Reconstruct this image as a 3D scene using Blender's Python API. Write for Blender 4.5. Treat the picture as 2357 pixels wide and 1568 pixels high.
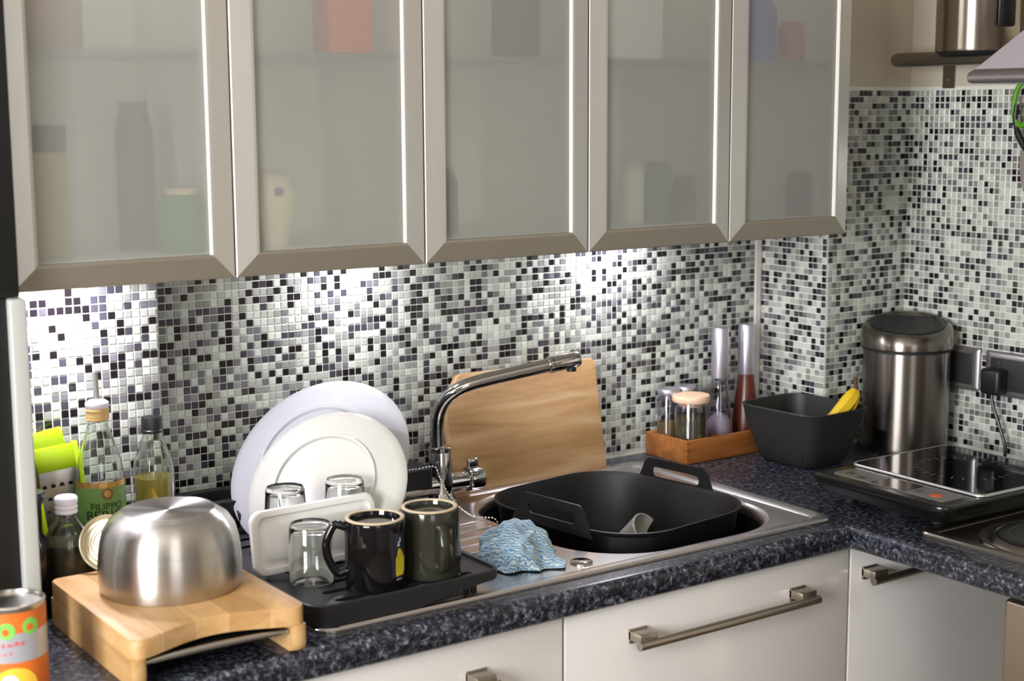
import bpy, bmesh, math, random
from mathutils import Vector, Matrix, noise
PI = math.pi
sc = bpy.context.scene
C = sc.collection
for o in list(bpy.data.objects): bpy.data.objects.remove(o)
random.seed(7)
# ------------------------------------------------------------------ camera, light, exposure
cd = bpy.data.cameras.new('camera'); cam = bpy.data.objects.new('camera', cd); C.objects.link(cam)
CP = Vector((-0.88296, -2.21951, 1.56319))
R_ = Vector((0.81975299, -0.57269771, -0.00472876)); U_ = Vector((0.09019661, 0.12094393, 0.98855305)); F_ = Vector((0.56557016, 0.81079584, -0.15079954))
m = Matrix.Identity(4)
for i in range(3):
    m[i][0] = R_[i]; m[i][1] = U_[i]; m[i][2] = -F_[i]; m[i][3] = CP[i]
cam.matrix_world = m
cd.sensor_width = 36.0; cd.lens = 36.0 * 3468.58 / 2357; cd.clip_start = 0.05
cd.dof.use_dof = True; cd.dof.focus_distance = 2.38; cd.dof.aperture_fstop = 4.6
sc.camera = cam
w = bpy.data.worlds.new('world'); sc.world = w; w.use_nodes = True
w.node_tree.nodes['Background'].inputs[0].default_value = (0.80, 0.90, 1.0, 1)
w.node_tree.nodes['Background'].inputs[1].default_value = 1.2
def area(name, loc, target, sx, sy, power, col, spread=PI):
    l = bpy.data.lights.new(name, 'AREA'); l.shape = 'RECTANGLE'; l.size = sx; l.size_y = sy
    l.energy = power; l.color = col; l.spread = spread
    o = bpy.data.objects.new(name, l); C.objects.link(o); o.location = loc
    o.rotation_euler = (Vector(target) - Vector(loc)).to_track_quat('-Z', 'Y').to_euler()
    return o
# daylight through the two windows behind and to the left of the camera, plus an added warm fill light below the ceiling
area('daylight_front', (-1.05, -4.12, 1.50), (-1.05, 0, 1.35), 1.1, 1.15, 13, (1.0, 0.98, 0.96))
area('daylight_left', (-2.22, -1.75, 1.52), (0, -1.75, 1.40), 1.2, 1.10, 128, (0.98, 0.98, 1.0))
area('ceiling_fill', (-0.5, -2.2, 2.36), (-0.5, -2.2, 0), 0.5, 0.5, 4.5, (1.0, 0.86, 0.70))
sc.view_settings.view_transform = 'Standard'; sc.view_settings.look = 'None'
sc.view_settings.gamma = 1; sc.view_settings.use_curve_mapping = False
sc.view_settings.exposure = 0.0
sc.cycles.use_denoising = True
sc.cycles.max_bounces = 12; sc.cycles.transmission_bounces = 12; sc.cycles.transparent_max_bounces = 12
sc.cycles.sample_clamp_indirect = 40.0
sc.cycles.caustics_reflective = True; sc.cycles.caustics_refractive = True

# ------------------------------------------------------------------ materials
def s2l(c):
    f = lambda x: x/12.92 if x <= 0.04045 else ((x+0.055)/1.055)**2.4
    return tuple(f(v/255.0) for v in c) + (1.0,)
def mat(name, col, rough=0.5, metal=0.0, **k):
    M = bpy.data.materials.new(name); M.use_nodes = True
    b = M.node_tree.nodes['Principled BSDF']
    b.inputs['Base Color'].default_value = s2l(col); b.inputs['Roughness'].default_value = rough; b.inputs['Metallic'].default_value = metal
    for kk, v in k.items(): b.inputs[kk.replace('_', ' ')].default_value = v
    return M
def N(M, t, **k):
    n = M.node_tree.nodes.new(t)
    for a, v in k.items(): setattr(n, a, v)
    return n
def ln(M, a, b): M.node_tree.links.new(a, b)
def ramp(M, fac, stops):
    r = N(M, 'ShaderNodeValToRGB'); e = r.color_ramp.elements
    while len(e) < len(stops): e.new(0.5)
    for i, (p, c) in enumerate(stops): e[i].position = p; e[i].color = s2l(c)
    ln(M, fac, r.inputs[0]); return r
def coords(M, scale=(1, 1, 1), rot=(0, 0, 0)):
    t = N(M, 'ShaderNodeTexCoord'); mp = N(M, 'ShaderNodeMapping'); mp.inputs['Scale'].default_value = scale; mp.inputs['Rotation'].default_value = rot
    ln(M, t.outputs['Object'], mp.inputs[0]); return mp.outputs[0]
def noise_tex(M, vec, scale, detail=4, rough=0.55, dist=0.0):
    n = N(M, 'ShaderNodeTexNoise'); n.inputs['Scale'].default_value = scale; n.inputs['Detail'].default_value = detail
    n.inputs['Roughness'].default_value = rough; n.inputs['Distortion'].default_value = dist; ln(M, vec, n.inputs['Vector']); return n.outputs[0]
def bump(M, h, strength, dist=0.001):
    b = N(M, 'ShaderNodeBump'); b.inputs['Strength'].default_value = strength; b.inputs['Distance'].default_value = dist
    ln(M, h, b.inputs['Height']); ln(M, b.outputs[0], M.node_tree.nodes['Principled BSDF'].inputs['Normal'])
def bsdf(M): return M.node_tree.nodes['Principled BSDF']

plaster = mat('plaster', (196, 186, 168), 0.85); bump(plaster, noise_tex(plaster, coords(plaster), 220, 3), 0.15)
ceil_m = mat('ceiling_paint', (228, 224, 214), 0.9)
floor_m = mat('floor_tiles', (120, 108, 96), 0.5); ln(floor_m, ramp(floor_m, noise_tex(floor_m, coords(floor_m), 6, 5), [(0.3, (96, 86, 76)), (0.7, (140, 128, 112))]).outputs[0], bsdf(floor_m).inputs[0])
grout = mat('grout', (222, 221, 212), 0.8); bump(grout, noise_tex(grout, coords(grout), 900, 2), 0.2, 0.0004)
trim_m = mat('corner_trim', (222, 216, 208), 0.6)
TILE_COL = [((24, 21, 24), .165), ((62, 60, 68), .125), ((106, 106, 108), .10), ((138, 141, 135), .17), ((170, 175, 165), .26), ((193, 199, 188), .18)]
tiles_m = []
for i, (c, _) in enumerate(TILE_COL):
    t = mat('glass_tile', c, 0.14 if i < 2 else 0.2, IOR=1.5); tiles_m.append(t)
def brushed(name, col, rough, scl, aniso=0.0, strength=0.12, metal=1.0):
    M = mat(name, col, rough, metal); v = coords(M, scl); n = noise_tex(M, v, 1.0, 3, 0.6)
    bump(M, n, strength, 0.0006)
    mr = N(M, 'ShaderNodeMapRange'); mr.inputs[3].default_value = rough*0.8; mr.inputs[4].default_value = rough*1.3
    ln(M, n, mr.inputs[0]); ln(M, mr.outputs[0], bsdf(M).inputs['Roughness'])
    if aniso:
        bsdf(M).inputs['Anisotropic'].default_value = aniso; bsdf(M).inputs['Anisotropic Rotation'].default_value = 0.25
        tg = N(M, 'ShaderNodeTangent', direction_type='RADIAL', axis='Z'); ln(M, tg.outputs[0], bsdf(M).inputs['Tangent'])
    return M
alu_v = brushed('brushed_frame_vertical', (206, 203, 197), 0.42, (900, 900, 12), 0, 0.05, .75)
alu_h_shaded = brushed('brushed_frame_horizontal_shaded', (164, 156, 142), 0.42, (12, 900, 900), 0, 0.05, .75)  # same aluminium as the stiles; darker floor reflection put into the colour
lip_lit_m = mat('lit_lip_paint', (240, 238, 230), 0.3, 0.1)  # near-white colour stands in for light caught on the frame's inner step
steel_spun = brushed('spun_steel', (196, 192, 187), 0.30, (3, 3, 700), 0.9, 0.05)
steel_bin = brushed('bin_steel', (140, 133, 126), 0.27, (1, 1, 1), 0.9, 0.0)
steel_pot = brushed('pot_steel', (186, 176, 162), 0.20, (3, 3, 600), 0.8, 0.04)
steel_sink = brushed('sink_steel', (216, 211, 209), 0.25, (1, 1, 1), 0, 0.0)
steel_hob = brushed('hob_steel', (150, 142, 132), 0.3, (8, 300, 300), 0, 0.05)
steel = mat('plain_steel', (190, 186, 180), 0.28, 1.0)
handle_m = brushed('handle_nickel', (176, 166, 152), 0.35, (10, 500, 500), 0, 0.05)
oven_m = brushed('oven_steel', (176, 160, 142), 0.34, (400, 8, 400), 0, 0.05)
hood_m = brushed('hood_steel', (206, 198, 210), 0.42, (8, 300, 300), 0, 0.0, .6)
chrome = mat('chrome', (205, 203, 200), 0.06, 1.0)
white_door = mat('glossy_white_front', (214, 210, 206), 0.16)
white_edge = mat('white_edge', (232, 230, 226), 0.3)
white_in = mat('cabinet_white_laminate', (238, 234, 224), 0.6)
panel_m = mat('pale_grey_panel', (176, 177, 172), 0.45)
black_gloss = mat('black_appliance', (12, 12, 12), 0.5)
black_pl = mat('black_plastic', (20, 20, 22), 0.38)
rack_pl = mat('rack_plastic', (24, 24, 27), 0.42)
tub_m = mat('tub_plastic', (11, 11, 12), 0.5)
fruit_m = mat('bowl_plastic', (34, 34, 34), 0.5)
black_glass = mat('black_ceramic_glass', (8, 8, 9), 0.05)
black_rub = mat('black_rubber', (14, 14, 14), 0.7)
china = mat('white_china', (184, 183, 175), 0.14); china_b = mat('cool_white_china', (176, 177, 181), 0.14)
plastic_lid = mat('white_food_lid', (228, 226, 222), 0.3)
mug_blk = mat('black_glaze', (14, 13, 14), 0.06); mug_olive = mat('olive_black_glaze', (46, 46, 38), 0.08)
raw_clay = mat('unglazed_foot', (190, 172, 140), 0.7)
yellow_p = mat('yellow_print', (190, 168, 30), 0.3); white_p = mat('white_print', (210, 210, 215), 0.4); navy_p = mat('navy_print', (22, 26, 48), 0.25)
def glassm(name, col=(255, 255, 255), rough=0.02, ior=1.45): return mat(name, col, rough, 0.0, Transmission_Weight=1.0, IOR=ior)
clear = glassm('clear_glass', (246, 248, 246)); jar_g = glassm('jar_glass', (236, 232, 240), 0.04)
bottle_g = glassm('bottle_glass', (238, 242, 236), 0.03); syrup_g = glassm('old_bottle_glass', (176, 184, 160), 0.12)
green_g = mat('dark_green_glass', (58, 66, 22), 0.08, 0, Transmission_Weight=0.55, IOR=1.45)
oil_m = mat('oil', (222, 200, 92), 0.1, 0, Transmission_Weight=0.6, IOR=1.3)
brown_g = mat('dark_bottle_glass', (22, 14, 18), 0.08)
# frosted pane: rough see-through glass with a white scattering share
def frosted():
    M = bpy.data.materials.new('frosted_glass'); M.use_nodes = True; nt = M.node_tree; nt.nodes.clear()
    out = nt.nodes.new('ShaderNodeOutputMaterial'); g = nt.nodes.new('ShaderNodeBsdfRefraction'); g.inputs['Color'].default_value = (.98, 1.0, .97, 1); g.inputs['Roughness'].default_value = 0.22; g.inputs['IOR'].default_value = 1.18
    d = nt.nodes.new('ShaderNodeBsdfDiffuse'); d.inputs[0].default_value = (.97, .96, .91, 1)
    t = nt.nodes.new('ShaderNodeBsdfTranslucent'); t.inputs[0].default_value = (.80, .82, .78, 1)
    gl = nt.nodes.new('ShaderNodeBsdfGlossy'); gl.inputs['Roughness'].default_value = 0.35; gl.inputs[0].default_value = (1, 1, 1, 1)
    a = nt.nodes.new('ShaderNodeMixShader'); a.inputs[0].default_value = 0.22; nt.links.new(d.outputs[0], a.inputs[1]); nt.links.new(t.outputs[0], a.inputs[2])
    b = nt.nodes.new('ShaderNodeMixShader'); b.inputs[0].default_value = 0.73; nt.links.new(a.outputs[0], b.inputs[1]); nt.links.new(g.outputs[0], b.inputs[2])
    f = nt.nodes.new('ShaderNodeFresnel'); f.inputs[0].default_value = 1.45
    c = nt.nodes.new('ShaderNodeMixShader'); nt.links.new(f.outputs[0], c.inputs[0]); nt.links.new(b.outputs[0], c.inputs[1]); nt.links.new(gl.outputs[0], c.inputs[2])
    nt.links.new(c.outputs[0], out.inputs[0]); return M
frost = frosted()
pane_back = bpy.data.materials.new('pane_inner_face'); pane_back.use_nodes = True; pane_back.node_tree.nodes.clear()
_o = pane_back.node_tree.nodes.new('ShaderNodeOutputMaterial'); _t = pane_back.node_tree.nodes.new('ShaderNodeBsdfTransparent'); _t.inputs[0].default_value = (.95, .97, .95, 1); pane_back.node_tree.links.new(_t.outputs[0], _o.inputs[0])
def wood(name, c1, c2, c3, scl, rough=0.5, rot=(0, 0, 0)):
    M = mat(name, c1, rough); v = coords(M, scl, rot); n = noise_tex(M, v, 1.0, 5, 0.62, 0.6)
    ln(M, ramp(M, n, [(0.28, c1), (0.5, c2), (0.72, c3)]).outputs[0], bsdf(M).inputs[0]); bump(M, n, 0.08, 0.0005); return M
beech = [wood('beech_stave', (178-d, 134-d, 82-d), (196-d, 156-d, 104-d), (212-d, 178-d, 134-d), (22, 6.0, 40), 0.5) for d in (0, 16, 4, 22, 8)]
board_w = wood('worn_board_wood', (146, 108, 68), (180, 142, 96), (202, 172, 134), (3.2, 40, 24), 0.5)
tray_w = wood('spice_tray_wood', (124, 74, 34), (150, 92, 42), (168, 108, 56), (7, 60, 60), 0.42)
lid_w = wood('jar_lid_wood', (214, 176, 142), (224, 190, 158), (232, 200, 170), (20, 80, 40), 0.5)
shelf_g = mat('glass_shelf', (120, 140, 130), 0.1, 0, Alpha=0.45)
# laminate worktop
lam = mat('speckled_laminate', (40, 42, 52), 0.3)
v = coords(lam); n1 = noise_tex(lam, v, 130, 6, 0.75, 0.35); n2 = noise_tex(lam, v, 20, 3, 0.5)
mx = N(lam, 'ShaderNodeMix', data_type='RGBA', blend_type='MULTIPLY'); mx.inputs[0].default_value = 0.45
ln(lam, ramp(lam, n1, [(0.38, (10, 11, 15)), (0.49, (34, 37, 46)), (0.58, (84, 88, 100)), (0.68, (160, 164, 174))]).outputs[0], mx.inputs[6])
ln(lam, ramp(lam, n2, [(0.3, (120, 120, 130)), (0.7, (255, 255, 255))]).outputs[0], mx.inputs[7]); ln(lam, mx.outputs[2], bsdf(lam).inputs[0]); bump(lam, n1, 0.1, 0.0004)
# wavy blue and white cloth
cloth_m = mat('wavy_blue_cloth', (120, 160, 185), 0.9, Sheen_Weight=0.3)
wv = N(cloth_m, 'ShaderNodeTexWave', wave_type='BANDS', bands_direction='DIAGONAL'); wv.inputs['Scale'].default_value = 78; wv.inputs['Distortion'].default_value = 5.5; wv.inputs['Detail'].default_value = 0.0; wv.inputs['Detail Scale'].default_value = 2.0
ln(cloth_m, coords(cloth_m), wv.inputs['Vector'])
ln(cloth_m, ramp(cloth_m, wv.outputs[1], [(0.2, (84, 128, 164)), (0.5, (136, 164, 178)), (0.8, (172, 186, 186))]).outputs[0], bsdf(cloth_m).inputs[0]); bump(cloth_m, wv.outputs[1], 0.5, 0.001)
lime = mat('lime_plastic', (168, 200, 16), 0.35)
banana_m = mat('banana_skin', (214, 178, 24), 0.5); banana_t = mat('banana_stem', (84, 52, 36), 0.7)
herb = mat('dried_rosemary', (86, 84, 52), 0.9); mustard = mat('mustard_seed', (132, 110, 52), 0.8); spice_br = mat('brown_spice', (110, 84, 60), 0.9)
bump(mustard, noise_tex(mustard, coords(mustard), 900, 2), 0.8, 0.001)
salt_m = mat('salt_flakes', (206, 198, 206), 0.7); pepper_m = mat('red_brown_lacquer', (88, 38, 24), 0.3)
grind_m = mat('satin_grinder_metal', (196, 192, 204), 0.32, 0.85)
def flat(name, c, r=0.4): return mat(name, c, r)
label_green = flat('label_green', (104, 140, 70)); label_gold = mat('label_gold', (190, 150, 84), 0.3, 0.6); ink = flat('label_ink', (18, 30, 22)); label_yel = flat('label_yellow', (190, 160, 70)); dgreen = flat('label_dark_green', (36, 78, 36))
orange_l = flat('label_orange', (214, 108, 36)); silver_l = mat('label_silver', (186, 186, 192), 0.3, 0.4); orange2 = flat('label_deep_orange', (204, 88, 32)); yel_f = flat('label_fruit_yellow', (238, 190, 60)); grn_b = flat('label_badge_green', (120, 196, 84)); red_t = flat('label_red', (206, 90, 92)); white_l = flat('label_white', (225, 225, 225))
ph_grey = mat('panel_grey', (118, 112, 108), 0.4, 0.3); dark_mark = flat('dark_mark', (60, 58, 58)); orange_btn = flat('orange_button', (214, 92, 30)); mark_m = flat('pale_mark', (150, 148, 140))
lid_gold = mat('lid_lacquer', (206, 198, 170), 0.25, 0.6)
sock_m = mat('socket_steel', (170, 166, 168), 0.32, 0.8); sock_in = mat('socket_insert', (44, 44, 44), 0.5)
green_gl = mat('scissor_green', (86, 150, 24), 0.4); blade_m = mat('blade_steel', (214, 206, 200), 0.25, 0.8)
cap_w = mat('white_cap', (224, 222, 232), 0.35); cork_m = mat('amber_stopper', (206, 172, 112), 0.35); chilli = mat('lemon_peel', (206, 160, 40), 0.5); chilli2 = mat('brown_peel', (130, 84, 34), 0.6)
lamp_m = mat('lamp_lens', (255, 255, 255), 0.5, Emission_Strength=6.0); bsdf(lamp_m).inputs['Emission Color'].default_value = (0.9, 0.92, 1, 1)

# ------------------------------------------------------------------ mesh helpers
def mesh(name, verts, faces, mats, mi=None, smooth=None):
    me = bpy.data.meshes.new(name); me.from_pydata([tuple(v) for v in verts], [], faces)
    for k in (mats if isinstance(mats, (list, tuple)) else [mats]): me.materials.append(k)
    if mi: me.polygons.foreach_set('material_index', mi)
    if smooth is not None:
        me.shade_smooth()
        if smooth > 0: me.set_sharp_from_angle(angle=math.radians(smooth))
    me.update(); return me
def link(name, me, parent=None, loc=None, rot=None, **p):
    o = bpy.data.objects.new(name, me); C.objects.link(o)
    if parent: o.parent = parent
    if loc is not None: o.location = loc
    if rot is not None: o.rotation_euler = rot
    for k, v in p.items(): o[k] = v
    return o
def thing(name, label, cat, loc=(0, 0, 0), rotz=0, group=None, rot=None):
    o = bpy.data.objects.new(name, None); C.objects.link(o); o.location = loc; o.rotation_euler = rot or (0, 0, rotz); o.empty_display_size = 0.02
    o['label'] = label; o['category'] = cat
    if group: o['group'] = group
    return o
class G:
    """collects geometry; build() links ONE mesh object"""
    def __init__(s): s.v = []; s.f = []; s.mi = []
    def add(s, v, f, mi=0, M=None):
        b = len(s.v); s.v += [(M @ Vector(x)) if M is not None else Vector(x) for x in v]; s.f += [tuple(b+i for i in q) for q in f]; s.mi += [mi]*len(f); return s
    def box(s, x0, x1, y0, y1, z0, z1, mi=0, M=None, bev=0.0, seg=2):
        if bev:
            bm = bmesh.new(); bmesh.ops.create_cube(bm, size=1)
            for q in bm.verts: q.co = Vector(((x0+x1)/2+q.co.x*(x1-x0), (y0+y1)/2+q.co.y*(y1-y0), (z0+z1)/2+q.co.z*(z1-z0)))
            bmesh.ops.bevel(bm, geom=bm.edges[:], offset=bev, segments=seg, profile=0.5, affect='EDGES')
            s.bm(bm, mi, M); return s
        v = [(x, y, z) for z in (z0, z1) for y in (y0, y1) for x in (x0, x1)]
        return s.add(v, [(0, 2, 3, 1), (4, 5, 7, 6), (0, 1, 5, 4), (2, 6, 7, 3), (0, 4, 6, 2), (1, 3, 7, 5)], mi, M)
    def bm(s, bm, mi=0, M=None):
        bm.verts.index_update(); s.add([x.co.copy() for x in bm.verts], [[x.index for x in f.verts] for f in bm.faces], mi, M); bm.free(); return s
    def loft(s, loops, mi=0, M=None, cap0=True, cap1=True, closed=True):
        n = len(loops[0]); v = [p for l in loops for p in l]; f = []
        for a in range(len(loops)-1):
            for i in range(n if closed else n-1):
                j = (i+1) % n; f.append((a*n+i, a*n+j, (a+1)*n+j, (a+1)*n+i))
        if cap0: f.append(tuple(reversed(range(n))))
        if cap1: f.append(tuple((len(loops)-1)*n+i for i in range(n)))
        return s.add(v, f, mi, M)
    def lathe(s, prof, n=48, mi=0, M=None):
        v = []; f = []; rows = []
        for r, z in prof:
            if r < 1e-6: rows.append([len(v)]); v.append((0, 0, z))
            else:
                rows.append(list(range(len(v), len(v)+n))); v += [(r*math.cos(2*PI*i/n), r*math.sin(2*PI*i/n), z) for i in range(n)]
        for a, b in zip(rows, rows[1:]):
            for i in range(n):
                j = (i+1) % n
                if len(a) == 1 and len(b) == 1: continue
                if len(a) == 1: f.append((a[0], b[j], b[i]))
                elif len(b) == 1: f.append((a[i], a[j], b[0]))
                else: f.append((a[i], a[j], b[j], b[i]))
        return s.add(v, f, mi, M)
    def tube(s, pts, r, n=14, mi=0, M=None, cap=True):
        pts = [Vector(p) for p in pts]; loops = []; up = None
        for i, p in enumerate(pts):
            t = (pts[min(i+1, len(pts)-1)]-pts[max(i-1, 0)]).normalized()
            if up is None: up = t.orthogonal().normalized()
            a = (up - t*up.dot(t)).normalized(); up = a; b = t.cross(a); rr = r[i] if isinstance(r, (list, tuple)) else r
            loops.append([p+rr*(math.cos(2*PI*k/n)*a+math.sin(2*PI*k/n)*b) for k in range(n)])
        return s.loft(loops, mi, M, cap, cap)
    def prism(s, out, z0, z1, mi=0, M=None, bev=0.0):
        if not bev: return s.loft([[(x, y, z0) for x, y in out], [(x, y, z1) for x, y in out]], mi, M)
        c = (sum(p[0] for p in out)/len(out), sum(p[1] for p in out)/len(out))
        w_ = max(abs(p[0]-c[0]) for p in out); h_ = max(abs(p[1]-c[1]) for p in out)
        ins = lambda d: [(c[0]+(x-c[0])*(1-d/w_), c[1]+(y-c[1])*(1-d/h_)) for x, y in out]
        L = []
        for d, z in ((bev, z0), (bev*.3, z0+bev*.3), (0, z0+bev), (0, z1-bev), (bev*.3, z1-bev*.3), (bev, z1)): L.append([(x, y, z) for x, y in ins(d)])
        return s.loft(L, mi, M)
    def build(s, name, mats, parent=None, smooth=35, **p):
        return link(name, mesh(name, s.v, s.f, mats, s.mi, smooth), parent, **p)
def rr(x0, x1, y0, y1, r, n=8):
    o = []
    for cx, cy, a in ((x1-r, y1-r, 0), (x0+r, y1-r, 90), (x0+r, y0+r, 180), (x1-r, y0+r, 270)):
        for k in range(n+1):
            t = math.radians(a+90*k/n); o.append((cx+r*math.cos(t), cy+r*math.sin(t)))
    return o
def spline(pts, n=8):
    P = [Vector(p) for p in pts]; P = [2*P[0]-P[1]]+P+[2*P[-1]-P[-2]]; o = []
    for i in range(1, len(P)-2):
        for k in range(n):
            t = k/n; a, b, c, d = P[i-1:i+3]
            o.append(0.5*((2*b)+(c-a)*t+(2*a-5*b+4*c-d)*t*t+(3*b-a-3*c+d)*t**3))
    o.append(P[-2]); return o
def T(x=0, y=0, z=0): return Matrix.Translation((x, y, z))
def Rx(a): return Matrix.Rotation(a, 4, 'X')
def Ry(a): return Matrix.Rotation(a, 4, 'Y')
def Rz(a): return Matrix.Rotation(a, 4, 'Z')
def holed(g, outer, hole, z, mi=0, flip=False):
    bm = bmesh.new(); E = []
    for L in (outer, hole):
        vs = [bm.verts.new((x, y, z)) for x, y in L]; E += [bm.edges.new((vs[i], vs[(i+1) % len(vs)])) for i in range(len(vs))]
    bmesh.ops.triangle_fill(bm, use_beauty=True, use_dissolve=False, edges=E, normal=(0, 0, 1))
    for f in bm.faces:
        if f.normal.z < 0: f.normal_flip()
    return g.bm(bm, mi)
def text_verts(body, size):
    cu = bpy.data.curves.new('txt', 'FONT'); cu.body = body; cu.size = size; cu.align_x = 'CENTER'; cu.extrude = 0.0
    o = bpy.data.objects.new('txt', cu); C.objects.link(o); bpy.context.view_layer.update()
    me = o.evaluated_get(bpy.context.evaluated_depsgraph_get()).to_mesh(); v = [x.co.copy() for x in me.vertices]; f = [tuple(p.vertices) for p in me.polygons]
    bpy.data.objects.remove(o); bpy.data.curves.remove(cu); return v, f
def wrap(g, verts, faces, r, a0, z0, mi=0):
    g.add([((r)*math.cos(a0+x[0]/r), (r)*math.sin(a0+x[0]/r), z0+x[1]) for x in verts], faces, mi)
def patch(g, r, a0, x0, x1, z0, z1, mi=0, n=14):
    v = []; f = []
    for k in range(n+1):
        a = a0+(x0+(x1-x0)*k/n)/r; v += [(r*math.cos(a), r*math.sin(a), z0), (r*math.cos(a), r*math.sin(a), z1)]
    for k in range(n): f.append((2*k, 2*k+2, 2*k+3, 2*k+1))
    g.add(v, f, mi)
def disc(g, r, a0, cx, cz, rad, mi=0, n=24, rz=None):
    rz = rz or rad
    v = [(cx+rad*math.cos(2*PI*k/n), cz+rz*math.sin(2*PI*k/n)) for k in range(n)]
    rings = [[(cx+(x-cx)*q, cz+(z-cz)*q) for x, z in v] for q in (1, .66, .33)]
    vv = [p for R in rings for p in R]+[(cx, cz)]; f = []
    for a in range(2):
        for i in range(n): f.append((a*n+i, a*n+(i+1) % n, (a+1)*n+(i+1) % n, (a+1)*n+i))
    for i in range(n): f.append((2*n+i, 2*n+(i+1) % n, 3*n))
    g.add([(r*math.cos(a0+x/r), r*math.sin(a0+x/r), z) for x, z in vv], f, mi)
def to_cam(x, y): return math.atan2(CP.y-y, CP.x-x)

# ------------------------------------------------------------------ room shell and mosaic walls
P = 0.01235; TH = 0.0052
XR = 1.5116; XP = 1.2859; YP = -0.180; ZT = 0.9
# tile meshes in local coordinates: u = x, v = z, out = -y
def tile_geo():
    h = TH; b = 0.0007; d = 0.0016
    v = [(-h, 0, -h), (h, 0, -h), (h, 0, h), (-h, 0, h), (-h, -d+b*.6, -h), (h, -d+b*.6, -h), (h, -d+b*.6, h), (-h, -d+b*.6, h),
         (-h+b, -d, -h+b), (h-b, -d, -h+b), (h-b, -d, h-b), (-h+b, -d, h-b)]
    f = [(8, 9, 10, 11)]
    for i in range(4):
        j = (i+1) % 4; f += [(i, j, 4+j, 4+i), (4+i, 4+j, 8+j, 8+i)]
    return v, f
TV, TF = tile_geo()
tile_me = [mesh('tile', TV, TF, tm) for tm in tiles_m]
def pick():
    r = random.random(); a = 0
    for i, (_, wgt) in enumerate(TILE_COL):
        a += wgt
        if r < a: return i
    return 5
def proj(p):
    d = Vector(p)-CP; z = d.dot(F_); return 1178.5+3468.6*d.dot(R_)/z, 784-3468.6*d.dot(U_)/z, z
def mosaic(wall, faces, hidden=lambda p, u, v: False):
    """faces: (origin of tile 0,0; direction along; number along; number down; z rotation; skip test)"""
    cells = []
    for (o, du, nu, nv, rz, skip) in faces:
        o = Vector(o); du = Vector(du)
        for i in range(nu):
            for j in range(nv):
                p = o+du*(i*P)-Vector((0, 0, j*P))
                if skip and skip(p): continue
                jit = Vector((0, 0, random.uniform(-1, 1)*0.00018))+du*random.uniform(-1, 1)*0.00018
                u, v_, z = proj(p); vis = (-10 < u < 2367 and -10 < v_ < 1578 and not hidden(p, u, v_))
                nrm = Vector((math.sin(rz), -math.cos(rz), 0)); size = (abs((CP-p).normalized().dot(nrm))/z/z) if vis else 0
                cells.append((size, p+jit, rz, pick(), random.gauss(0, 0.006)))
    cells.sort(key=lambda c: -c[0])
    for s_, p, rz, k, tl in cells[:300]:
        link('tile', tile_me[k], wall, p, (0, tl, rz))
    g = G()
    for s_, p, rz, k, tl in cells[300:]:
        g.add(TV, TF, k, T(*p) @ Rz(rz) @ Ry(tl))
    o = g.build('mosaic_tiles', tiles_m, wall, None); o['kind'] = 'stuff'
def struct(name, g, mats, smooth=None):
    return g.build(name, mats, None, smooth, kind='structure')
struct('floor', G().box(-2.2, 1.6, -4.1, 0.1, -0.1, 0), floor_m)
struct('ceiling', G().box(-2.2, 1.6, -4.1, 0.1, 2.4, 2.5), ceil_m)
# walls with openings for the two windows
g = G(); g.box(-2.2, -2.1, -4.1, -2.35, 0, 2.4).box(-2.2, -2.1, -1.15, 0.1, 0, 2.4).box(-2.2, -2.1, -2.35, -1.15, 0, 0.97).box(-2.2, -2.1, -2.35, -1.15, 2.07, 2.4)
room_white = mat('room_wall_paint', (158, 153, 146), 0.85)
struct('wall_left', g, room_white)
g = G(); g.box(-2.1, -1.6, -4.1, -4.0, 0, 2.4).box(-0.5, 1.6, -4.1, -4.0, 0, 2.4).box(-1.6, -0.5, -4.1, -4.0, 0, 0.92).box(-1.6, -0.5, -4.1, -4.0, 2.07, 2.4)
struct('wall_front', g, room_white)
wl = thing('window_1', '', ''); del wl['label']; del wl['category']; wl['kind'] = 'structure'
G().box(-2.16, -2.12, -2.35, -1.15, 0.97, 1.01).box(-2.16, -2.12, -2.35, -1.15, 2.03, 2.07).box(-2.16, -2.12, -2.35, -2.31, 1.01, 2.03).box(-2.16, -2.12, -1.19, -1.15, 1.01, 2.03).box(-2.16, -2.12, -1.77, -1.73, 1.01, 2.03).build('window_frame', white_edge, wl, None)
w2 = thing('window_2', '', ''); del w2['label']; del w2['category']; w2['kind'] = 'structure'
G().box(-1.6, -0.5, -4.06, -4.02, 0.92, 0.96).box(-1.6, -0.5, -4.06, -4.02, 2.03, 2.07).box(-1.6, -1.56, -4.06, -4.02, 0.96, 2.03).box(-0.54, -0.5, -4.06, -4.02, 0.96, 2.03).build('window_frame', white_edge, w2, None)
# back wall: plaster above, grout plane with glass mosaic between worktop and cabinets
g = G(); g.box(-2.1, XP+.01, 0, 0.1, 0, 2.4, 1); g.box(-0.06, 1.2735, -0.0008, 0, ZT, 1.345, 0)
wall_back = struct('wall_back', g, [grout, plaster])
cabhide = lambda p, u, v: v < 680-0.0706*(u-62)-0
mosaic(wall_back, [((0, -0.0008, 0.9+(31.4+3)*P), (1, 0, 0), 0, 0, 0, None), ((-5*P, -0.0008, 0.9+(31.4+3)*P), (1, 0, 0), 108, 34, 0, lambda p: p.x > 1.268)], lambda p, u, v: cabhide(p, u, v) or (p.x < -0.015) or (525 < u < 935 and v > 900) or (u < 930 and v > 1110) or (1020 < u < 1370 and v > 850))
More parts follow.
